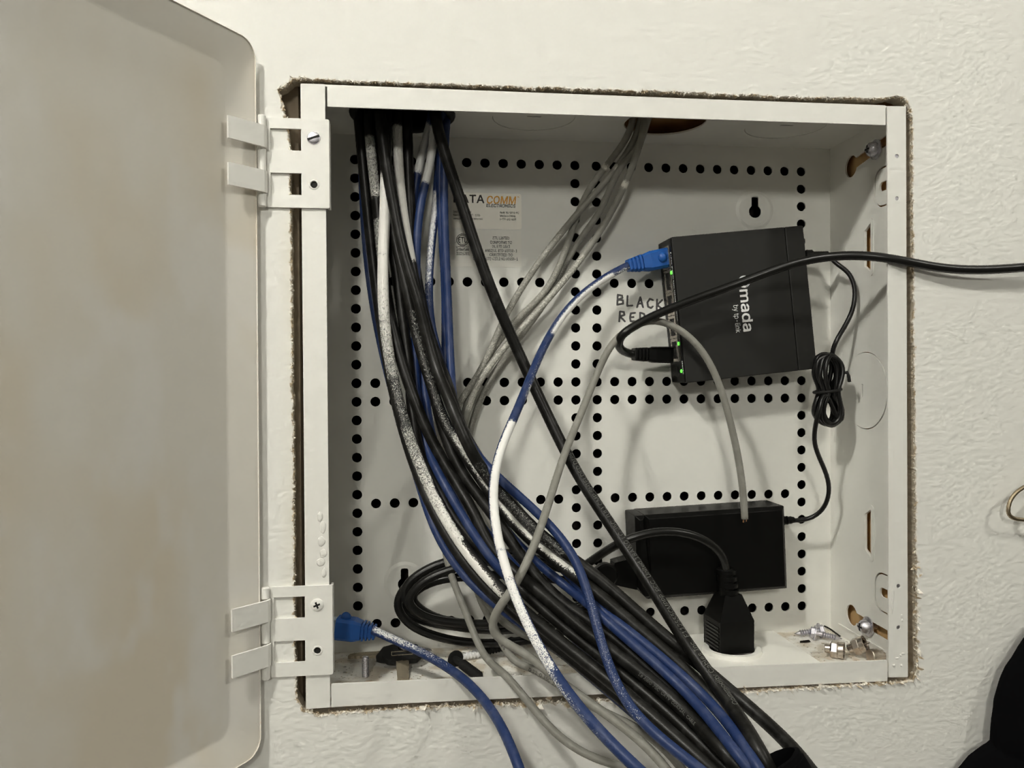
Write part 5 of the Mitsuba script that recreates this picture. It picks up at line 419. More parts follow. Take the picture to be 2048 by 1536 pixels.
 'tel_e': ('gray', 4.7, [(97.4,45.6,-84.3),(97.1,45.6,-80.3),(96.8,45.5,-76.2),(96.4,45.4,-72.2),(96,45.3,-68.2),(95.5,45.2,-64.2),(95,45,-60.2),(94.5,44.8,-56.3),(93.8,44.7,-52.3),(93.2,44.4,-48.3),(92.4,44.2,-44.4),(91.6,44,-40.4),(90.8,43.8,-36.5),(89.9,43.6,-32.6),(88.9,43.4,-28.6),(87.9,43.2,-24.7),(86.9,43,-20.9),(85.8,42.8,-17),(84.6,42.7,-13.1),(83.4,42.6,-9.3),(82.1,42.5,-5.5),(80.8,42.4,-1.7),(79.4,42.4,2.1),(78,42.4,5.9),(76.4,42.5,9.7),(74.9,42.7,13.4),(73.2,42.8,17),(71.3,43.1,20.6),(69.3,43.4,24.1),(67.2,43.7,27.5),(64.8,44.2,30.7),(62.2,44.6,33.8),(59.4,45.1,36.8),(56.3,45.7,39.5),(53,46.2,42),(49.5,46.8,44),(45.8,47.3,45.6),(42,47.8,46.6),(38.1,48.2,47),(34.1,48.5,46.8),(30,48.6,46.1),(26,48.6,45),(22.1,48.3,43.4),(18.3,47.7,41.3),(14.7,47,38.9),(11.5,46.3,36.3),(8.6,45.8,33.3),(6.2,45.8,30.2),(4.1,46.1,26.9),(2.3,46.5,23.4),(0.6,46.7,19.9),(-1,46.7,16.3),(-2.6,46.4,12.7),(-4.3,45.8,9.2),(-5.9,45,5.7),(-7.6,43.9,2.4),(-9.3,42.7,-1),(-11,41.3,-4.2),(-12.7,39.8,-7.4),(-14.4,38.1,-10.5),(-16.1,36.3,-13.6),(-17.8,34.4,-16.6),(-19.5,32.4,-19.6),(-21.2,30.3,-22.5),(-22.9,28.2,-25.4),(-24.5,25.9,-28.3),(-26.2,23.6,-31.2),(-27.9,21.3,-34),(-29.5,18.9,-36.8),(-31.1,16.4,-39.5),(-32.7,13.8,-42.2),(-34.3,11.3,-44.9),(-35.8,8.6,-47.5),(-37.3,6,-50),(-38.7,3.3,-52.6),(-40.1,0.5,-55),(-41.5,-2.2,-57.5),(-42.9,-5,-60),(-44.3,-7.8,-62.4),(-45.7,-10.5,-64.9),(-47.1,-13.2,-67.4),(-48.5,-15.7,-70),(-49.9,-18.1,-72.6),(-51.4,-20.4,-75.3),(-52.9,-22.6,-78),(-54.4,-24.7,-80.9),(-56,-26.5,-83.9),(-57.7,-28.2,-86.9),(-59.6,-29.6,-90.1),(-61.6,-30.8,-93.4),(-63.9,-31.7,-96.8),(-66.2,-32.3,-100.1),(-68.3,-32.7,-103.3),(-70.1,-32.8,-106.2),(-71.6,-32.6,-108.8),(-73,-32.1,-111.4),(-74.4,-31.4,-114.1),(-75.9,-30.5,-116.8),(-77.6,-29.6,-119.8),(-79.1,-28.8,-122.9),(-79.8,-28.2,-126.2),(-79,-28,-129.3),(-76.5,-28,-132),(-73.4,-28.4,-134.2),(-69.9,-29,-136.1),(-66.3,-30,-137.8),(-62.8,-31.2,-139.6),(-59.8,-32.6,-141.4),(-56.9,-34.2,-143.4),(-54.1,-35.9,-145.5),(-51.2,-37.7,-147.5),(-48.3,-39.6,-149.5),(-45.3,-41.6,-151.5),(-42.4,-43.7,-153.5),(-39.4,-45.8,-155.4),(-36.5,-48,-157.3),(-33.5,-50.3,-159),(-30.6,-52.6,-160.6),(-27.8,-55.1,-162.1),(-25,-57.6,-163.4),(-22.2,-60.2,-164.7),(-19.6,-62.9,-165.9),(-17,-65.7,-167.2),(-14.6,-68.5,-168.4),(-12.2,-71.4,-169.7),(-10,-74.3,-171.1),(-8,-77.2,-172.6),(-6,-80,-174.3),(-4.1,-82.7,-176.2),(-2.3,-85.2,-178.3),(-0.5,-87.5,-180.5),(1.3,-89.4,-182.9),(3.2,-90.9,-185.5),(5.3,-92,-188.2),(7.6,-92.6,-191.1)], 'long gray telephone cable arching before the switch, cut end over the power adapter', [(47.88, 65.1, 0.0, 0.0, 0, 60)], []),
 'patch_blue_a': ('blue', 5.3, [(24.6,70.2,87.1),(21.1,70,85.2),(17.6,69.7,83.3),(14.2,69.3,81.3),(10.8,68.7,79.3),(7.4,68,77.3),(4.1,67.2,75.2),(0.9,66.2,73),(-2.3,65.2,70.8),(-5.3,64,68.5),(-8.3,62.8,66.2),(-11.2,61.5,63.7),(-14,60,61.2),(-16.7,58.5,58.7),(-19.3,57,56),(-21.8,55.4,53.4),(-24.2,53.7,50.6),(-26.5,51.9,47.8),(-28.7,50.1,45),(-30.9,48.2,42.2),(-32.9,46.3,39.3),(-34.9,44.4,36.4),(-36.8,42.3,33.5),(-38.7,40.3,30.5),(-40.4,38.1,27.6),(-42.1,36,24.6),(-43.8,33.8,21.7),(-45.4,31.5,18.7),(-46.9,29.2,15.8),(-48.4,26.9,12.9),(-49.9,24.5,10),(-51.3,22.1,7.1),(-52.7,19.7,4.3),(-54.2,17.3,1.5),(-55.7,14.8,-1.3),(-57.2,12.3,-4),(-58.8,9.8,-6.7),(-60.4,7.3,-9.4),(-62.1,4.8,-12.1),(-63.7,2.3,-14.7),(-65.3,-0.2,-17.4),(-66.9,-2.7,-20.1),(-68.5,-5.2,-22.8),(-69.9,-7.7,-25.6),(-71.3,-10.2,-28.5),(-72.5,-12.6,-31.5),(-73.7,-15.1,-34.5),(-74.8,-17.5,-37.5),(-75.7,-19.8,-40.7),(-76.5,-22.1,-43.9),(-77.2,-24.4,-47.1),(-77.7,-26.6,-50.5),(-78.1,-28.7,-53.9),(-78.4,-30.8,-57.3),(-78.5,-32.9,-60.8),(-78.4,-34.9,-64.3),(-78.2,-36.9,-67.9),(-77.9,-38.9,-71.5),(-77.4,-40.8,-75.1),(-76.8,-42.8,-78.7),(-76.1,-44.8,-82.2),(-75.3,-46.8,-85.7),(-74.4,-48.8,-89.2),(-73.4,-50.9,-92.5),(-72.3,-53.1,-95.8),(-71.1,-55.3,-99),(-69.9,-57.6,-102.1),(-68.7,-60,-105.1),(-67.4,-62.6,-108),(-66.1,-65.2,-110.7),(-64.8,-67.9,-113.4),(-63.4,-70.7,-115.9),(-62.1,-73.7,-118.2),(-60.8,-76.7,-120.4),(-59.6,-79.8,-122.5),(-58.4,-83.1,-124.5),(-57.2,-86.3,-126.3),(-56,-89.7,-128),(-54.9,-93.1,-129.6),(-53.8,-96.5,-131.1),(-52.6,-100,-132.6),(-51.4,-103.5,-134),(-50.2,-107,-135.3),(-48.9,-110.5,-136.6),(-47.6,-114,-138),(-46.1,-117.5,-139.3),(-44.6,-120.9,-140.6),(-42.9,-124.2,-142),(-41.2,-127.5,-143.5),(-39.2,-130.6,-145),(-37.2,-133.7,-146.6),(-35,-136.5,-148.2),(-32.7,-139.1,-149.8),(-30.5,-141.4,-151.4),(-28.1,-143.3,-153),(-25.7,-144.9,-154.7),(-22.9,-145.9,-156.9),(-19.6,-146.5,-159.9)], '', [(0.0, 3.14, 0.5, 0.55, -80, 70), (3.14, 20.24, 0.9, 1, -50, 68), (20.24, 31.33, 0.08, 0.2, -40, 50), (31.33, 34.76, 0.5, 0.3, -60, 45), (34.76, 39.08, 0.0, 0.05, 0, 40), (39.46, 59.63, 1, 1, -35, 95), (59.63, 63.5, 1, 0.9, -15, 80), (63.5, 77.81, 0.85, 0.6, 10, 68), (77.81, 88.46, 0.45, 0.1, 40, 40)], []),
 'patch_blue_b': ('blue', 5.3, [(-147.5,36.2,-145.1),(-143.9,35.8,-146.8),(-140.4,35,-148.4),(-137,33.9,-149.8),(-133.7,32.4,-151),(-130.4,30.7,-152),(-127.3,28.6,-153),(-124.2,26.4,-153.8),(-121.3,23.9,-154.6),(-118.4,21.3,-155.2),(-115.6,18.5,-155.8),(-112.9,15.5,-156.4),(-110.3,12.5,-156.9),(-107.8,9.4,-157.4),(-105.3,6.2,-157.9),(-103,2.9,-158.5),(-100.7,-0.5,-159),(-98.4,-3.9,-159.6),(-96.3,-7.4,-160.2),(-94.2,-10.9,-160.8),(-92.2,-14.4,-161.5),(-90.3,-18,-162.2),(-88.4,-21.6,-163),(-86.7,-25.2,-163.8),(-85.1,-28.9,-164.7),(-83.5,-32.6,-165.6),(-82.1,-36.3,-166.5),(-80.8,-40.1,-167.5),(-79.5,-43.8,-168.5),(-78.4,-47.6,-169.5),(-77.3,-51.4,-170.6),(-76.3,-55.2,-171.7),(-75.3,-58.9,-172.9),(-74.5,-62.6,-174.1),(-73.6,-66.2,-175.4),(-72.8,-69.6,-176.9),(-72,-72.9,-178.4),(-71.3,-75.9,-180.1),(-70.5,-78.5,-182),(-69.6,-80.8,-184.2),(-68.7,-82.6,-186.6),(-67.8,-83.8,-189.4),(-66.7,-84.5,-192.6)], '', [(0.0, 6.45, 0.65, 0.55, -50, 55), (6.45, 16.1, 0.45, 0.15, -60, 50)], []),
 'patch_black': ('black_smooth', 5.6, [(26.1,61.3,25.7),(23.1,60.7,26.4),(20.3,59.4,27.2),(17.8,57.5,28.2),(15.6,55,29.4),(13.9,51.7,30.9),(12.7,47.9,32.9),(12.3,44.5,35.3),(13.2,42.1,37.9),(15.4,41.2,40.5),(18.5,41.1,42.8),(22.3,41.5,44.8),(26.3,41.9,46.6),(30.4,42.1,48.3),(34.3,42.3,50),(38.2,42.3,51.6),(42,42.3,53.2),(45.8,42.2,54.8),(49.5,42.1,56.4),(53.2,42,57.9),(56.9,41.9,59.4),(60.5,41.7,60.8),(64.2,41.5,62.3),(67.9,41.2,63.7),(71.5,40.8,65.1),(75.3,40.4,66.5),(79,39.9,67.9),(82.7,39.3,69.2),(86.5,38.6,70.5),(90.2,37.8,71.8),(93.9,36.9,73.1),(97.7,35.9,74.4),(101.4,34.8,75.6),(105.1,33.6,76.9),(108.7,32.3,78.1),(112.4,30.8,79.3),(116,29.3,80.5),(119.5,27.6,81.6),(123,25.9,82.8),(126.4,24,83.8),(129.8,22,84.7),(133.1,19.9,85.5),(136.4,17.8,86.1),(139.7,15.6,86.5),(142.9,13.3,86.6),(146.2,11.1,86.5),(149.5,8.9,86.2),(152.8,6.9,85.7),(156.2,4.9,85.2),(159.7,3.1,84.6),(163.2,1.4,84),(166.8,-0,83.4),(170.5,-1.3,82.7),(174.2,-2.4,82),(177.9,-3.3,81.2),(181.6,-4.1,80.5),(185.4,-4.7,79.7),(189.1,-5.2,78.9),(192.9,-5.6,78.2),(196.8,-6,77.6),(200.7,-6.3,77),(204.6,-6.6,76.6),(208.6,-6.8,76.3),(212.6,-7,76),(216.6,-7.3,75.9),(220.7,-7.5,75.8),(224.7,-7.8,75.7),(228.8,-8.1,75.8),(232.9,-8.3,75.9),(237,-8.6,76),(241,-8.9,76.2),(245.1,-9.2,76.5),(249.2,-9.5,76.8),(253.3,-9.8,77.1),(257.4,-10,77.5),(261.6,-10.3,77.8),(265.8,-10.5,78.2),(269.9,-10.6,78.6),(274.2,-10.7,79.1),(278.4,-10.8,79.5)], '', [], []),
 'power_cord': ('black_smooth', 5.6, [(86.3,52.3,-123.3),(85.8,50.5,-119.3),(84.8,48.8,-115.6),(83.2,47.3,-112),(81.2,46,-108.6),(78.7,44.8,-105.5),(75.9,43.9,-102.7),(72.8,43.1,-100.1),(69.4,42.5,-97.9),(65.7,42.1,-96),(61.9,41.8,-94.5),(57.9,41.6,-93.2),(53.7,41.6,-92.2),(49.5,41.6,-91.5),(45.3,41.7,-91),(41,41.8,-90.9),(36.7,41.9,-91),(32.5,42,-91.4),(28.4,42.2,-92),(24.4,42.5,-92.9),(20.5,42.9,-94.1),(16.7,43.4,-95.5),(13,44.2,-97.2),(9.5,45.1,-99.1),(6.2,46.3,-101.2),(3,47.7,-103.6),(-0,49.3,-106.1),(-3,50.9,-108.7),(-6.1,52.4,-111.3),(-9.2,53.9,-113.7),(-12.4,55.1,-116),(-15.9,56.1,-118.1)], '', [], []),
 'dc_a': ('black_gloss', 3.2, [(161.6,66,94.9),(165.9,63,93.8),(169,58,88.6),(173.5,53,82.8),(176.9,50,74.6),(177.1,48,65.9),(174.7,47,56.2),(169.1,47,44),(161.7,47,31.1),(158.3,48,24.1)], '', [], []),
 'dc_b': ('black_gloss', 3.0, [(150,38,-2.1),(145.7,36,-10.7),(143.6,37,-18),(143.5,40,-25.5),(146.1,44,-34.2),(152.6,49,-46.6),(158.4,53,-56.3),(162.9,57,-66.6),(163.8,61,-76.2),(161.7,65,-83.8),(155.6,68,-89.4),(147.4,70,-91),(141.6,71,-91)], '', [], []),
}
# ------------------------------------------------------------------ cables
NAMES = {'coax': 'coaxial_cable', 'net': 'network_cable', 'tel': 'telephone_cable'}
KC = {}
for key, (col, dia, P, lab, sp, mk) in CABLES.items():
    C, idx = path(np.array(P) / 1000)
    KC[key] = (C, idx, dia / 2000)
    kind = key.split('_')[0]
    if kind not in NAMES: continue
    m, uv = tube(C, dia / 2000, 18, overspray(idx, 18, sp))
    name = NAMES[kind]
    solo = key not in ('coax_k', 'tel_c', 'tel_b', 'tel_e', 'coax_c')
    base = name; n = 0
    while base in labels: n += 1; base = f'{name}_{n:03d}'
    put(base if solo else base + '__jacket', m, 'mat_' + col, smooth=True, uv=uv)
    tag(base, lab, 'cable')
    r = dia / 2000; L = np.linalg.norm(np.diff(C, axis=0), axis=1).sum()
    S = np.r_[0, np.cumsum(np.linalg.norm(np.diff(C, axis=0), axis=1))]
    at = lambda i: float(np.interp(i, idx, S))
    if key == 'coax_k':
        put(base + '__lettering', wrap_text('Commodity Cables Inc.  E112555CMPPP  PCC  United 18AWG LC J5C  (UL) CMP SHIELDED DIPPED', .0028, C, r, at(mk[0]), -28, -1), 'mat_print_dim', label='pale printed lettering')
    if key == 'coax_c': put(base + '__lettering', wrap_text('18 AWG 75C  CATV  COAXIAL  CABLE', .0016, C, r, at(mk[0]), 10, 1), 'mat_print_dim', label='pale printed lettering')
    if key == 'tel_c':
        for m_ in (wrap_text('D 22  D 35C  1 PR', .0020, C, r, at(mk[0]), 5, 1), wrap_text('CMR 24', .0020, C, r, at(mk[1]), 0, 1), wrap_text('5003 TYPE CM', .0020, C, r, at(mk[2]), -10, 1)): put(base + '__lettering', m_, 'mat_ink', label='small black printed lettering')
    if key == 'tel_b': put(base + '__lettering', wrap_text('D 210 D 20        D 2UTP    24AWG', .0020, C, r, at(mk[0]), -20, 1), 'mat_ink', label='small black printed lettering')
    if key == 'tel_e':
        t0 = C[0] - C[1]; t0 /= np.linalg.norm(t0); fx, fy, _ = frame(t0)
        for a in range(4):
            q = C[0] + (fx * math.cos(a * 1.57 + .4) + fy * math.sin(a * 1.57 + .4)) * .0009
            put(base + '__wire_end', cyl(q, q + t0 * (.0014 + .0003 * a), .0005, 8), 'mat_copper' if a % 2 else 'mat_dull_black', label='cut wire end')

def boot(T_, tip, base_key, mat, up, tall=.0132, ribs=4, bump=True, depth=.0115, lab=None):
    tip, T_ = np.array(tip, float), np.array(T_, float); ax = tip - T_; L = np.linalg.norm(ax); ax /= L
    up = np.array(up, float); up -= ax * (up @ ax); up /= np.linalg.norm(up); sd = np.cross(ax, up)
    sec = lambda x, h, d: [T_ + ax * x + up * a * h / 2 + sd * b * d / 2 for a, b in ((1, .75), (.75, 1), (-.75, 1), (-1, .75), (-1, -.75), (-.75, -1), (.75, -1), (1, -.75))]
    q = .36 * L; ms = [hull(sec(0, .0060, .0060) + sec(q, tall * .60, depth * .66))]
    for i in range(ribs):
        x = q * (i + .1) / ribs; f = i / ribs; h = .0082 + (tall * .90 - .0082) * f; d = .0082 + (depth * .95 - .0082) * f
        ms.append(hull(sec(x, h, d) + sec(x + q / ribs * .52, h + .0004, d + .0004)))
    ms.append(hull(sec(q, tall * .80, depth * .86) + sec(L * .55, tall, depth) + sec(L, tall * 1.02, depth)))
    put(base_key + '__boot', cat(*ms), mat, label=lab)
    if bump: put(base_key + '__boot__latch_cover', ball(T_ + ax * L * .80 + sd * 0 + up * tall * .52, (.0032, .0032, .0034), 3) if bump == 'up' else ball(T_ + ax * L * .84 + np.array([0, -depth * .47, .0006]), (.0034, .0026, .0038), 3), mat, smooth=True)
    return ax, up, sd, L
def patch(key, name, lab, catg='patch cable'):
    C, idx, r = KC[key]; sp = CABLES[key][4]; col = CABLES[key][0]
    m, uv = tube(C, r, 18, overspray(idx, 18, sp))
    put(name + '__jacket', m, 'mat_' + col, smooth=True, uv=uv if col in ('blue', 'black', 'gray') else None)
    tag(name, lab, catg)
patch('patch_blue_a', 'patch_cable', 'blue patch cable with heavy white overspray, plugged into the top port of the switch')
boot((.0250, .0722, .0870), (.0531, .0742, .0930), 'patch_cable', 'mat_boot', (0, 0, 1), bump='front', lab='bright blue ribbed boot')
patch('patch_blue_b', 'patch_cable_001', 'blue patch cable with a loose end, its boot beside the lower hinge')
boot((-.1459, .0430, -.1488), (-.1702, .0465, -.1458), 'patch_cable_001', 'mat_boot', (0, 0, 1), bump='up', lab='bright blue ribbed boot')
put('patch_cable_001__plug', rbox((.009, .0068, .0105), .0006), 'mat_clearplug', label='clear modular plug'); scene['patch_cable_001__plug']['to_world'] = T().translate([-.1745, .0470, -.1453])
patch('patch_black', 'patch_cable_002', 'black patch cable from the lower switch port, leaving over the right wall')
boot((.0285, .0715, .0262), (.0560, .0742, .0255), 'patch_cable_002', 'mat_plastic', (0, 0, 1), tall=.0108, bump=False, depth=.0105, lab='black ribbed boot')
put('patch_cable_002__boot__latch', hull([(x, y, z) for x in (.041, .0575) for y, z in ((.0680, .0312), (.0665, .0302), (.0725, .0312), (.0725, .0300))]), 'mat_plastic')

# ------------------------------------------------------------------ network switch
a = math.radians(5.8); U = np.array([math.cos(a), 0, math.sin(a)]); Vd = np.array([math.sin(a), 0, -math.cos(a)]); N = np.array([0, -1.0, 0])
SC = np.array([.1045, 0, .0605]); SF, SB = .0617, .0888
def sw(u, v, y): return SC + U * u + Vd * v + np.array([0, y, 0])
def sbx(u0, u1, v0, v1, y0, y1, r=.0005):
    m = rbox((u1 - u0, v1 - v0, y1 - y0), r); m = place(m, (0, 0, 0), U, Vd, (0, 1, 0)); m.apply_translation(sw((u0 + u1) / 2, (v0 + v1) / 2, (y0 + y1) / 2)); return m
W_ = 'network_switch'
put(W_, sbx(-.0470, .0342, -.0499, .0499, SF, SB, .0008), 'mat_switch', smooth=30)
put(W_ + '__end_cover', sbx(.03445, .0478, -.0499, .0499, SF, SB, .0008), 'mat_switch', smooth=30, label='end cover beyond the fine seam')
put(W_ + '__front_panel', sbx(-.0479, -.0468, -.0494, .0494, SF + .0006, SB - .0004, .0003), 'mat_plastic', label='black panel with the five ports')
PV = (-.0372, -.0210, -.0052, .0108, .0268)
tow = lambda m, u: place(m, sw(u, 0, 0), Vd, (0, 1, 0), -U)
for i, v in enumerate(PV):
    fr = sbox(v - .0078, .0668, v + .0078, .0812).difference(sbox(v - .0060, .0690, v + .0060, .0792))
    put(W_ + '__port', tow(ext(fr, .0006), -.0478), 'mat_nickel', label='metal-framed network port')
    pk = W_ + '__port' + (f'_{i:03d}' if i else '')
    put(pk + '__socket', tow(ext(sbox(v - .0060, .0690, v + .0060, .0792), .0002), -.0478), 'mat_dull_black')
    put(pk + '__contacts', cat(*[tow(ext(sbox(v - .0036 + k * .001, .0690, v - .0032 + k * .001, .0722), .0001), -.0480) for k in range(8)]), 'mat_nickel', label='row of gold contacts')
scene['mat_led'] = principled((.02, .2, .02), .4)
for v, y in ((-.0262, .0655), (.0226, .0655), (.0415, .0655)):
    m = ball((0, 0, 0), (.0008, .0009, .0013), 2); m.apply_translation(sw(-.0482, v, y))
    put(W_ + '__indicator_light', m, 'mat_led', smooth=True, label='glowing green indicator light', emitter={'type': 'area', 'radiance': rgb(.25, 2.6, .12)})
put(W_ + '__mode_switch', tow(ext(sbox(.0385, .0725, .0430, .0760), .0004), -.0479), 'mat_dull_black')
yf = SF - .00002
for m_ in (text('mada', .0072, sw(-.0026, -.0098, yf), Vd, U, width=.0290, bold=True), text('by tp-link', .0036, sw(-.0082, .0004, yf), Vd, U, width=.0190)): put(W_ + '__lettering', m_, 'mat_print', label='white lettering on the lid')
rays = [Polygon([(.0030 * math.cos(t - .08), .0030 * math.sin(t - .08)), (.0043 * math.cos(t - .06), .0043 * math.sin(t - .06)), (.0043 * math.cos(t + .06), .0043 * math.sin(t + .06)), (.0030 * math.cos(t + .08), .0030 * math.sin(t + .08))]) for t in np.arange(0, 2 * math.pi, .24)]
oo = unary_union(rays + [circ(0, 0, .0040, 12).difference(circ(0, 0, .0028, 12)).intersection(sbox(-.005, -.005, .005, .0010))])
put(W_ + '__logo_ring', place(ext(oo, .00012), sw(.0012, -.0150, yf), Vd, U, -np.cross(U, Vd)), 'mat_print', label='white letter o made of fine rays')
for m_ in (tow(text('5-Port Gigabit Easy Managed Switch', .0011, (-.0400, .0640, 0), (1, 0, 0), (0, -1, 0), width=.047), -.04805), tow(text('ES205G', .0013, (.0345, .0632, 0), (1, 0, 0), (0, -1, 0), width=.0090), -.04805)): put(W_ + '__panel_print', m_, 'mat_print')
tag(W_, 'black metal five-port network switch with white lettering, tilted on the back panel', 'network switch')

# ------------------------------------------------------------------ power adapter with its thin cord
A_ = 'power_adapter'; b = math.radians(2.2); AU = np.array([math.cos(b), 0, math.sin(b)]); AV = np.array([-math.sin(b), 0, math.cos(b)]); AC = np.array([.0811, 0, -.1101])
ad = lambda u, v, y: AC + AU * u + AV * v + np.array([0, y, 0])
def abody(u0, u1, vb, vt, y0, y1, f, cut=0):
    pts = []
    for y, k in ((y1, 0), (y0 + f * 1.1, 0), (y0, f)):
        pts += [ad(u0 + k, vt - k, y), ad(u1 - k, vt - k, y), ad(u1 - k, vb + k, y), ad(u0 + k + cut, vb + k, y), ad(u0 + k, vb + k + cut * 1.3, y)]
    return hull([p + d for p in pts for d in trimesh.creation.icosphere(subdivisions=1, radius=.0008).vertices])
put(A_, abody(-.0460, .0522, -.0280, .0280, .0605, .0880, .0022), 'mat_plastic', smooth=30)
put(A_ + '__end_cap', abody(-.0524, -.0465, -.0280, .0276, .0612, .0880, .0022, .006), 'mat_plastic', smooth=30, label='end cap with the mains socket')
put(A_ + '__end_cap__seam', cat(*[hull([ad(u, v, y) for u in (-.0463, -.0461) for v in (-.0278, .0278) for y in (.0640, .0878)])]), 'mat_dull_black')
P3 = np.array(CABLES['dc_b'][2]) / 1000
C_a = np.array(CABLES['dc_a'][2]) / 1000
tt = np.linspace(math.pi * .5, math.pi * .5 - 2 * math.pi * 7.5, 7 * 22 + 11); rs = np.random.default_rng(3)
k_ = (tt[0] - tt) / (2 * math.pi); amp = 1 - .10 * (meshkit.noise(np.stack([k_ * 2.1, k_ * 0, k_ * 0], 1), 5))
zl = np.sin(tt) * .0245 * amp; vw = .42 + .58 * np.abs(np.cos(k_ * 2.45)); hw = (.0046 + .0058 * np.clip(np.abs(zl + .001) / .011, 0, 1)) * vw
cx = np.cos(tt); xl = np.sign(cx) * np.abs(cx) ** .62 * hw
yl_ = .045 + .0048 * np.sin(k_ * 2 * math.pi * .37 + .5) + .0022 * np.sin(tt * 1.0 + k_)
loops = np.stack([.1560 + xl - .04 * zl, yl_, .0012 + zl], 1)
full = np.vstack([C_a[:-1], loops[2:-2], P3])
Cd, _ = path(full, .0003, .0015)
put(A_ + '__output_cord', tube(Cd, .00155, 10)[0], 'mat_black_gloss', smooth=True, label='thin glossy black cord gathered in a tied bundle beside the switch')
Ct = np.stack([.1555 + .0085 * np.cos(np.linspace(0, 6.283, 40)), .045 + .0085 * np.sin(np.linspace(0, 6.283, 40)), .0005 + .0012 * np.cos(np.linspace(0, 6.283, 40))], 1)
put(A_ + '__twist_tie', cat(tube(Ct, .0010, 8)[0], tube(np.array([(.1635, .0400, .0125), (.1660, .0385, .0128), (.1668, .0382, .0105), (.1674, .0382, .0065)]), .0011, 8)[0]), 'mat_dull_black', smooth=True, label='black twist tie round the cord bundle')
put(A_ + '__barrel_plug', cat(cyl((.1505, .0655, .0945), (.1555, .0650, .0945), .0042, 16), cyl((.1555, .0650, .0945), (.1660, .0628, .0945), .0030, 16)), 'mat_black_smooth', smooth=30, label='low-voltage plug in the end of the switch')
put(A_ + '__strain_relief', cat(*[cyl(ad(.0525 + .0026 * i, .0168, .0705), ad(.0525 + .0026 * i + .0019, .0168, .0705), .0036 - .0003 * i, 14) for i in range(4)], cyl(ad(.052, .0168, .0705), ad(.064, .0168, .0705), .0022, 12)), 'mat_plastic', smooth=30, label='ribbed strain relief at the right end')
tag(A_, 'flat black power adapter brick leaning on the lower right of the back panel', 'power adapter')

# ------------------------------------------------------------------ power cord: plug, coil, connector
Pw = np.array(CABLES['power_cord'][2]) / 1000
turns = [(-.1262, .003, -.1065, -.1510, .060), (-.1288, .004, -.1047, -.1545, .049), (-.1190, -.004, -.1215, -.1470, .055), (-.1300, .002, -.1075, -.1610, .068), (-.1338, .000, -.1120, -.1658, .062), (-.1240, .004, -.1110, -.1490, .073)]
tp = np.array(turns); tq = np.linspace(0, len(turns) - 1, (len(turns) - 1) * 40 + 1)
q = np.array([PchipInterpolator(np.arange(len(tp)), tp[:, k])(tq) for k in range(5)]).T
an = .35 + tq * 2 * math.pi
coil = np.stack([(q[:, 0] + q[:, 1]) / 2 + (q[:, 1] - q[:, 0]) / 2 * np.cos(an), q[:, 4] + .004 * np.sin(an * .5), (q[:, 2] + q[:, 3]) / 2 + (q[:, 2] - q[:, 3]) / 2 * np.sin(an)], 1)
Cp, _ = path(np.vstack([Pw, coil[6:-3], [(.004, .0735, -.1225), (.012, .0720, -.1236)]]), .0003, .002)
put('mains_lead__jacket', tube(Cp, .0028, 14)[0], 'mat_black_smooth', smooth=True)
put('mains_lead__connector', cat(hull([(x, .0725 + a, -.1236 + c) for x, h, d in ((.0135, .0150, .0120), (.0290, .0225, .0145)) for a in (-d / 2, d / 2) for c in (-h / 2, h / 2)]), cyl((.006, .0725, -.1236), (.014, .0725, -.1236), .0046, 16), cyl((.0055, .0560, -.1222), (.0055, .0640, -.1222), .0080, 24)), 'mat_plastic', smooth=25, label='mains connector plugged into the adapter')
pc = np.array([.0895, .0545, 0])
ca, sa = math.cos(.12), math.sin(.12); ex2, ey2 = np.array([ca, sa, 0]), np.array([-sa, ca, 0])
pg = lambda x, y, z: pc + ex2 * x + ey2 * y + np.array([0, 0, z])
body = hull([pg(s * .0123, t * .0115, -.1738) for s in (-1, 1) for t in (-1, 1)] + [pg(s * .0125, t * .0117, -.1525) for s in (-1, 1) for t in (-1, 1)] + [pg(s * .0062, t * .0068, -.1360) for s in (-1, 1) for t in (-1, 1)])
put('mains_lead__plug', body, 'mat_plastic', label='angular black mains plug standing in the outlet')
put('mains_lead__plug__grip_rib', cat(*[hull([pg(-.0123 - .0008 * k, y, -.1715 + i * .0024 + j * .0011) for y in (-.0098, .0080) for k in (0, 1) for j in (0, 1)]) for i in range(7)]), 'mat_black_smooth', label='raised grip ribs')
put('mains_lead__plug__collar', cat(*[lathe([(0, 0), (.0058, 0), (.0066, .0006), (.0066, .0030), (.0058, .0036), (0, .0036)], (pc[0] - .0022 + .0006 * (3 - i), pc[1] - .0015, -.1366 + i * .0046), (0, 0, 1), 24) for i in range(4)], cyl((pc[0] - .002, pc[1] - .0015, -.137), (pc[0] - .003, pc[1] - .0025, -.1185), .0052)), 'mat_plastic', smooth=30, label='stepped strain relief collar')
tag('mains_lead', 'black mains cord coiled at the lower left, arching over the adapter to its plug', 'power cord')

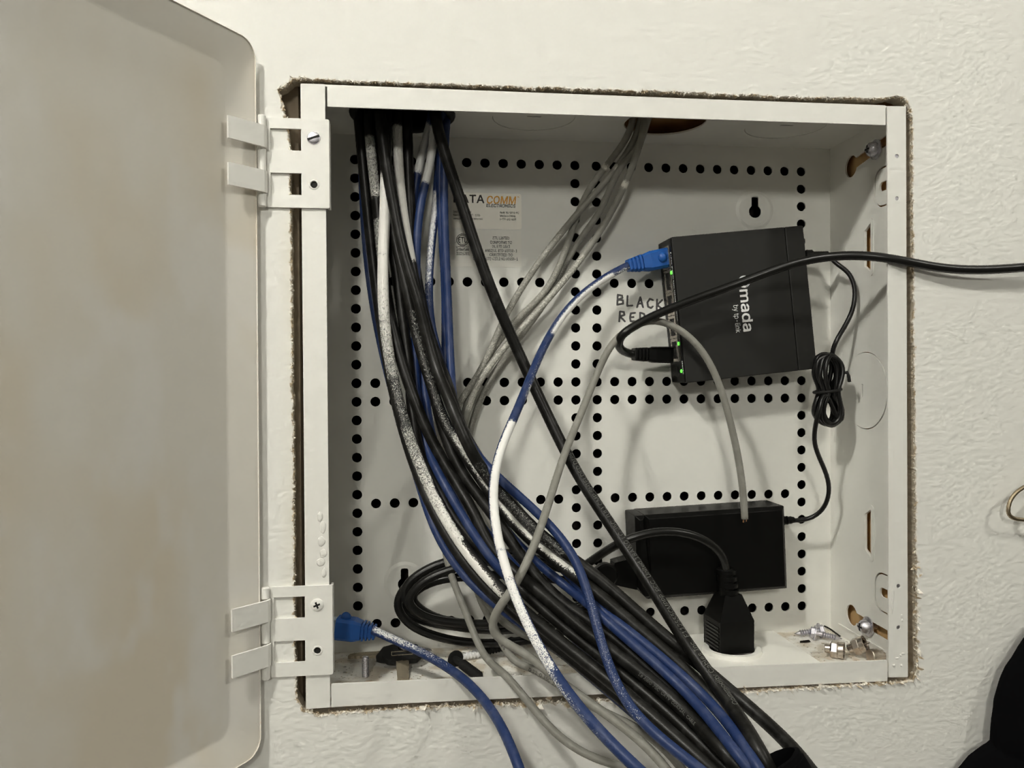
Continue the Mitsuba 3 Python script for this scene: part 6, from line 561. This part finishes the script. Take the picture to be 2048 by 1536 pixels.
# ------------------------------------------------------------------ strap, ring, cloth
ax = np.array([.42, -.30, -.86]); ax /= np.linalg.norm(ax); sx, sy, _ = frame(ax, (0, -1, 0)); o = np.array([.0390, -.112, -.1690])
ms = []
for k in range(2):
    prof = [(.0140 + .0007 * k, 0), (.0156 + .0006 * k, .0006), (.0160 + .0006 * k, .010), (.0158, .030), (.0140, .0306)]
    m = trimesh.creation.revolve(np.array(prof + prof[:1]), sections=48); m.vertices[:, 0] *= 1.12; m.vertices[:, 1] *= .85
    m.vertices += .0004 * (meshkit.noise(m.vertices * 300, 8)[:, None] - .5)
    ms.append(place(m, o + ax * .003 * k, sx, sy, ax))
put('cable_strap', cat(*ms), 'mat_cloth', smooth=30, label='black fabric strap wrapped round the cable bundle at the bottom edge', cat='cable strap')
ringp = np.array([(.322, 0.0, -.0515), (.318, -.008, -.0515), (.300, -.010, -.0520), (.276, -.010, -.0538), (.2625, -.010, -.0562), (.2545, -.010, -.0592), (.2495, -.010, -.0622), (.2461, -.010, -.0668), (.2443, -.010, -.0715), (.2439, -.010, -.0748), (.2459, -.010, -.0775), (.2500, -.010, -.0786), (.2545, -.010, -.0793), (.276, -.010, -.0828), (.300, -.010, -.0860), (.318, -.008, -.0872), (.322, 0.0, -.0875)])
put('wire_loop', tube(path(ringp, .0002, .001)[0], .0012, 12)[0], 'mat_brass', smooth=True, label='antique brass wire loop at the right edge of the picture', cat='wire loop')
cl = []
for c, r_ in (((.3245, -.012, -.217), (.094, .020, .098)), ((.281, -.011, -.284), (.095, .019, .080)), ((.368, -.012, -.358), (.13, .022, .13)), ((.2535, -.010, -.2445), (.0335, .016, .036))):
    s = trimesh.creation.icosphere(subdivisions=4); v = s.vertices * np.array(r_) + np.array(c)
    v = v + s.vertices * (.006 * (meshkit.fbm(v * 38, 3, 2) - .5))[:, None]; v[:, 1] = np.minimum(v[:, 1], -.0003); s.vertices = v
    cl.append(manifold3d.Manifold(manifold3d.Mesh(vert_properties=s.vertices.astype(np.float32), tri_verts=s.faces.astype(np.uint32))))
mm = (cl[0] + cl[1] + cl[2] + cl[3]).to_mesh()
put('black_garment', trimesh.Trimesh(mm.vert_properties[:, :3], mm.tri_verts), 'mat_cloth', smooth=50, label='black cloth garment at the lower right corner, against the wall', cat='cloth')

# ------------------------------------------------------------------ small things on the cabinet floor
Z0 = -.1765
def screw(key, tip, head, r, headr, mat, lab, hexh=True, catg='screw', thread=.0016, group=None):
    tip, head = np.array(tip, float), np.array(head, float); ax = tip - head; L = np.linalg.norm(ax); ax /= L
    prof = [(0, 0), (r * .8, 0), (r * .8, L * .25)]; x = L * .25
    while x < L - r * 2: prof += [(r * .72, x), (r * 1.1, x + thread * .35), (r * .72, x + thread * .7)]; x += thread
    prof += [(r * .5, L - r), (0, L)]
    put(key + '__shank', lathe(prof, head, ax, 14), mat, smooth=35)
    nsides = 6 if hexh else 20
    hd = cat(lathe([(0, -.0032), (headr * .7, -.0032), (headr * .74, -.0028), (headr * .74, 0), (0, 0)], head, ax, nsides), lathe([(0, -.0008), (headr, -.0008), (headr, .0002), (0, .0002)], head, ax, 24))
    put(key + '__head', hd, mat, smooth=20)
    tag(key, lab, catg, group)
screw('hex_screw', (.1485, .0790, Z0 + .0020), (.1655, .0755, Z0 + .0048), .0021, .0052, 'mat_steel', 'zinc hex-head screw on the cabinet floor, point turned left under the other screw')
screw('hex_screw_001', (.1765, .0635, Z0 + .0022), (.1600, .0705, Z0 + .0050), .0021, .0052, 'mat_steel', 'zinc hex-head screw on the cabinet floor, point turned right')
def fconn(key, o, ax, lab):
    o, ax = np.array(o, float), np.array(ax, float); ax /= np.linalg.norm(ax)
    put(key + '__sleeve', lathe([(0, 0), (.0028, 0), (.0030, .0004), (.0030, .0040), (0, .0040)], o, ax, 24), 'mat_nickel', smooth=30)
    put(key + '__nut', lathe([(.0030, .0036), (.0050, .0036), (.0055, .0044), (.0055, .0078), (.0050, .0086), (.0052, .0092), (.0052, .0112), (.0044, .0112), (.0044, .0060), (.0030, .0060)], o, ax, 6), 'mat_nickel')
    put(key + '__collar', lathe([(.0042, .0084), (.0054, .0086), (.0054, .0118), (.0046, .0118), (.0046, .0090)], o, ax, 28), 'mat_nickel', smooth=30)
    put(key + '__core', cat(lathe([(0, .004), (.0016, .004), (.0016, .0100), (0, .0104)], o, ax, 14), cyl(o + ax * .009, o + ax * .0145, .0006, 8)), 'mat_nickel', smooth=30)
    tag(key, lab, 'connector')
fconn('coaxial_connector', (.1500, .0385, Z0 + .0056), (.80, -.60, .0), 'nickel coaxial connector lying alone on the cabinet floor, open end to the right')
fconn('coaxial_connector_001', (.1655, .0365, Z0 + .0050), (.62, -.55, .42), 'nickel coaxial connector in the lower right corner of the cabinet')
put('coaxial_connector_002__sleeve', lathe([(0, 0), (.0040, 0), (.0044, .0005), (.0044, .0052), (.0034, .0056), (.0034, .0095), (0, .0095)], (.1722, .0225, Z0 + .0046), (1, .12, -.02), 24), 'mat_nickel', smooth=30)
put('coaxial_connector_002__core', cyl((.1812, .0235, Z0 + .0045), (.1822, .0236, Z0 + .0045), .0026, 14), 'mat_dull_black')
tag('coaxial_connector_002', 'small nickel coaxial connector half hidden behind the bottom rim', 'connector')
def wallscrew(key, y, z, lab):
    o = np.array([.1805, y, z])
    put(key, cat(lathe([(0, .0052), (.0026, .0050), (.0043, .0034), (.0048, .0010), (.0048, 0), (.0066, -.0004), (.0066, -.0012), (0, -.0012)], o, (-1, 0, 0), 28), cyl(o, o + np.array([.012, 0, 0]), .002)), 'mat_steel', smooth=35)
    put(key + '__drive_slot', cat(hull([o + np.array([-.0053 + i * .0012, a, c]) for i in (0, 1) for a in (-.0026, .0026) for c in (-.0005, .0005)]), hull([o + np.array([-.0053 + i * .0012, a, c]) for i in (0, 1) for a in (-.0005, .0005) for c in (-.0026, .0026)])), 'mat_dull_black')
    tag(key, lab, 'screw')
wallscrew('mounting_screw', .0305, .1595, 'round-head steel screw in the upper right slot of the cabinet side')
wallscrew('mounting_screw_001', .0400, -.1585, 'round-head steel screw in the lower right slot of the cabinet side')
put('splinter', tube(path(np.array([(.1765, .0885, Z0 + .0035), (.1785, .084, Z0 + .0026), (.1800, .078, Z0 + .0012), (.1806, .074, Z0 + .0006)]), .0001, .001)[0], .0006, 6)[0], 'mat_dull_black', smooth=True, label='thin black splinter leaning in the back right corner of the cabinet floor', cat='splinter')
put('stud_bolt', lathe([(0, 0), (.0020, 0)] + [p for i in range(14) for p in ((.00225, .0004 + i * .00085), (.0020, .0008 + i * .00085))] + [(.0017, .0125), (0, .0125)], (-.1524, .0430, Z0), (0, 0, 1), 20), 'mat_steel', smooth=40, label='short threaded steel stud standing on the cabinet floor at the left', cat='bolt')
def keyobj(key, c, rot, tilt, lab):
    M = T().translate(list(c)).rotate([0, 0, 1], rot).rotate([1, 0, 0], tilt)
    A = np.array(M.matrix); xf = lambda m: (m.apply_transform(A), m)[1]
    bow = Polygon([(-.0115, .000), (-.0095, .0090), (-.0060, .0105), (.0060, .0105), (.0095, .0090), (.0115, .000), (.0085, -.0040), (-.0085, -.0040)]).buffer(.0012).difference(circ(0, .0072, .0024))
    put(key + '__bow', xf(ext(bow, .0036)), 'mat_dull_black', label='black plastic key head')
    put(key + '__bow__badge', xf(place(ext(sbox(-.0068, -.0008, .0068, .0034).difference(sbox(-.0064, -.0004, .0064, .0030)), .0003), (0, 0, .0036), (1, 0, 0), (0, 1, 0), (0, 0, 1))), 'mat_keysteel')
    bl = Polygon([(-.0040, -.004), (-.0040, -.0235), (-.0025, -.0260), (.0012, -.0265), (.0030, -.0240), (.0024, -.0220), (.0034, -.0200), (.0026, -.0180), (.0036, -.0160), (.0028, -.0135), (.0040, -.0115), (.0040, -.004)])
    put(key + '__blade', xf(place(cat(ext(bl, .0018), place(ext(sbox(-.0012, -.024, .0002, -.004), .0003), (0, 0, .0018), (1, 0, 0), (0, 1, 0), (0, 0, 1))), (0, 0, .0009), (1, 0, 0), (0, 1, 0), (0, 0, 1))), 'mat_keysteel', label='dull metal key blade')
    tag(key, lab, 'key')
keyobj('door_key', (-.1395, .0660, Z0 + .0040), -103, 6, 'key with a black plastic head, lying at the back with its blade pointing left')
keyobj('door_key_001', (-.1300, .0560, Z0 + .0052), 4, 16, 'key with a black plastic head, lying in front, its blade toward the rim')
kr = np.linspace(0, 6.283, 60); kc = np.array([-.1215, .0645, Z0 + .0085])
put('key_ring', tube(kc + np.stack([.0100 * np.cos(kr), .0085 * np.sin(kr), .0022 * np.cos(kr + 2.2)], 1), .0008, 8)[0], 'mat_steel', smooth=True, label='steel ring joining the two keys', cat='key ring')
screw('wall_anchor', (-.0800, .0190, Z0 + .0030), (-.0955, .0520, Z0 + .0052), .0030, .0054, 'mat_dull_black', 'black screw with a round head lying near the bottom rim, pointing to the lower right', False, thread=.0022)
screw('wall_anchor_001', (-.0840, .0640, Z0 + .0040), (-.0560, .0760, Z0 + .0048), .0030, .0050, 'mat_dull_black', 'black screw lying behind the gray cables, pointing left', False, thread=.0022)
put('anchor_sleeve', lathe([(0, 0), (.0012, 0)] + [p for i in range(5) for p in ((.0030 - .0002 * (4 - i), .0006 + i * .0024), (.0024 - .0002 * (4 - i), .0026 + i * .0024))] + [(0, .0132)], (-.0905, .0610, Z0 + .0032), (1, .36, .06), 14), 'mat_print', smooth=30, label='pale ribbed anchor sleeve on the tip of the black screw behind the gray cables', cat='wall anchor')
rd = np.random.default_rng(21); cr = []
for i in range(110):
    x = rd.uniform(-.168, -.02) if i < 80 else rd.uniform(.142, .178); y = rd.uniform(.012, .086); s = rd.uniform(.0002, .0007) * (1.6 if rd.random() < .1 else 1)
    m = trimesh.creation.icosphere(subdivisions=0, radius=s); m.vertices *= rd.uniform(.5, 1.3, (12, 1)) * np.array([1.3, 1, .6]); m.apply_translation((x, y, Z0 + s * .4)); cr.append(m)
put('dirt_crumbs', cat(*cr), 'mat_gypsum', kind='stuff', label='brown crumbs and dust scattered over the cabinet floor', cat='dirt')
put('bark_chip', hull([(.150 + dx, .066 + dy, Z0 + dz) for dx, dy, dz in ((-.004, 0, 0), (.004, .002, .0012), (.0045, .0005, 0), (0, -.0016, .001), (-.003, .001, .001), (0, .0012, 0))]), 'mat_felt', label='dark curled chip on the cabinet floor left of the hex screws', cat='chip')
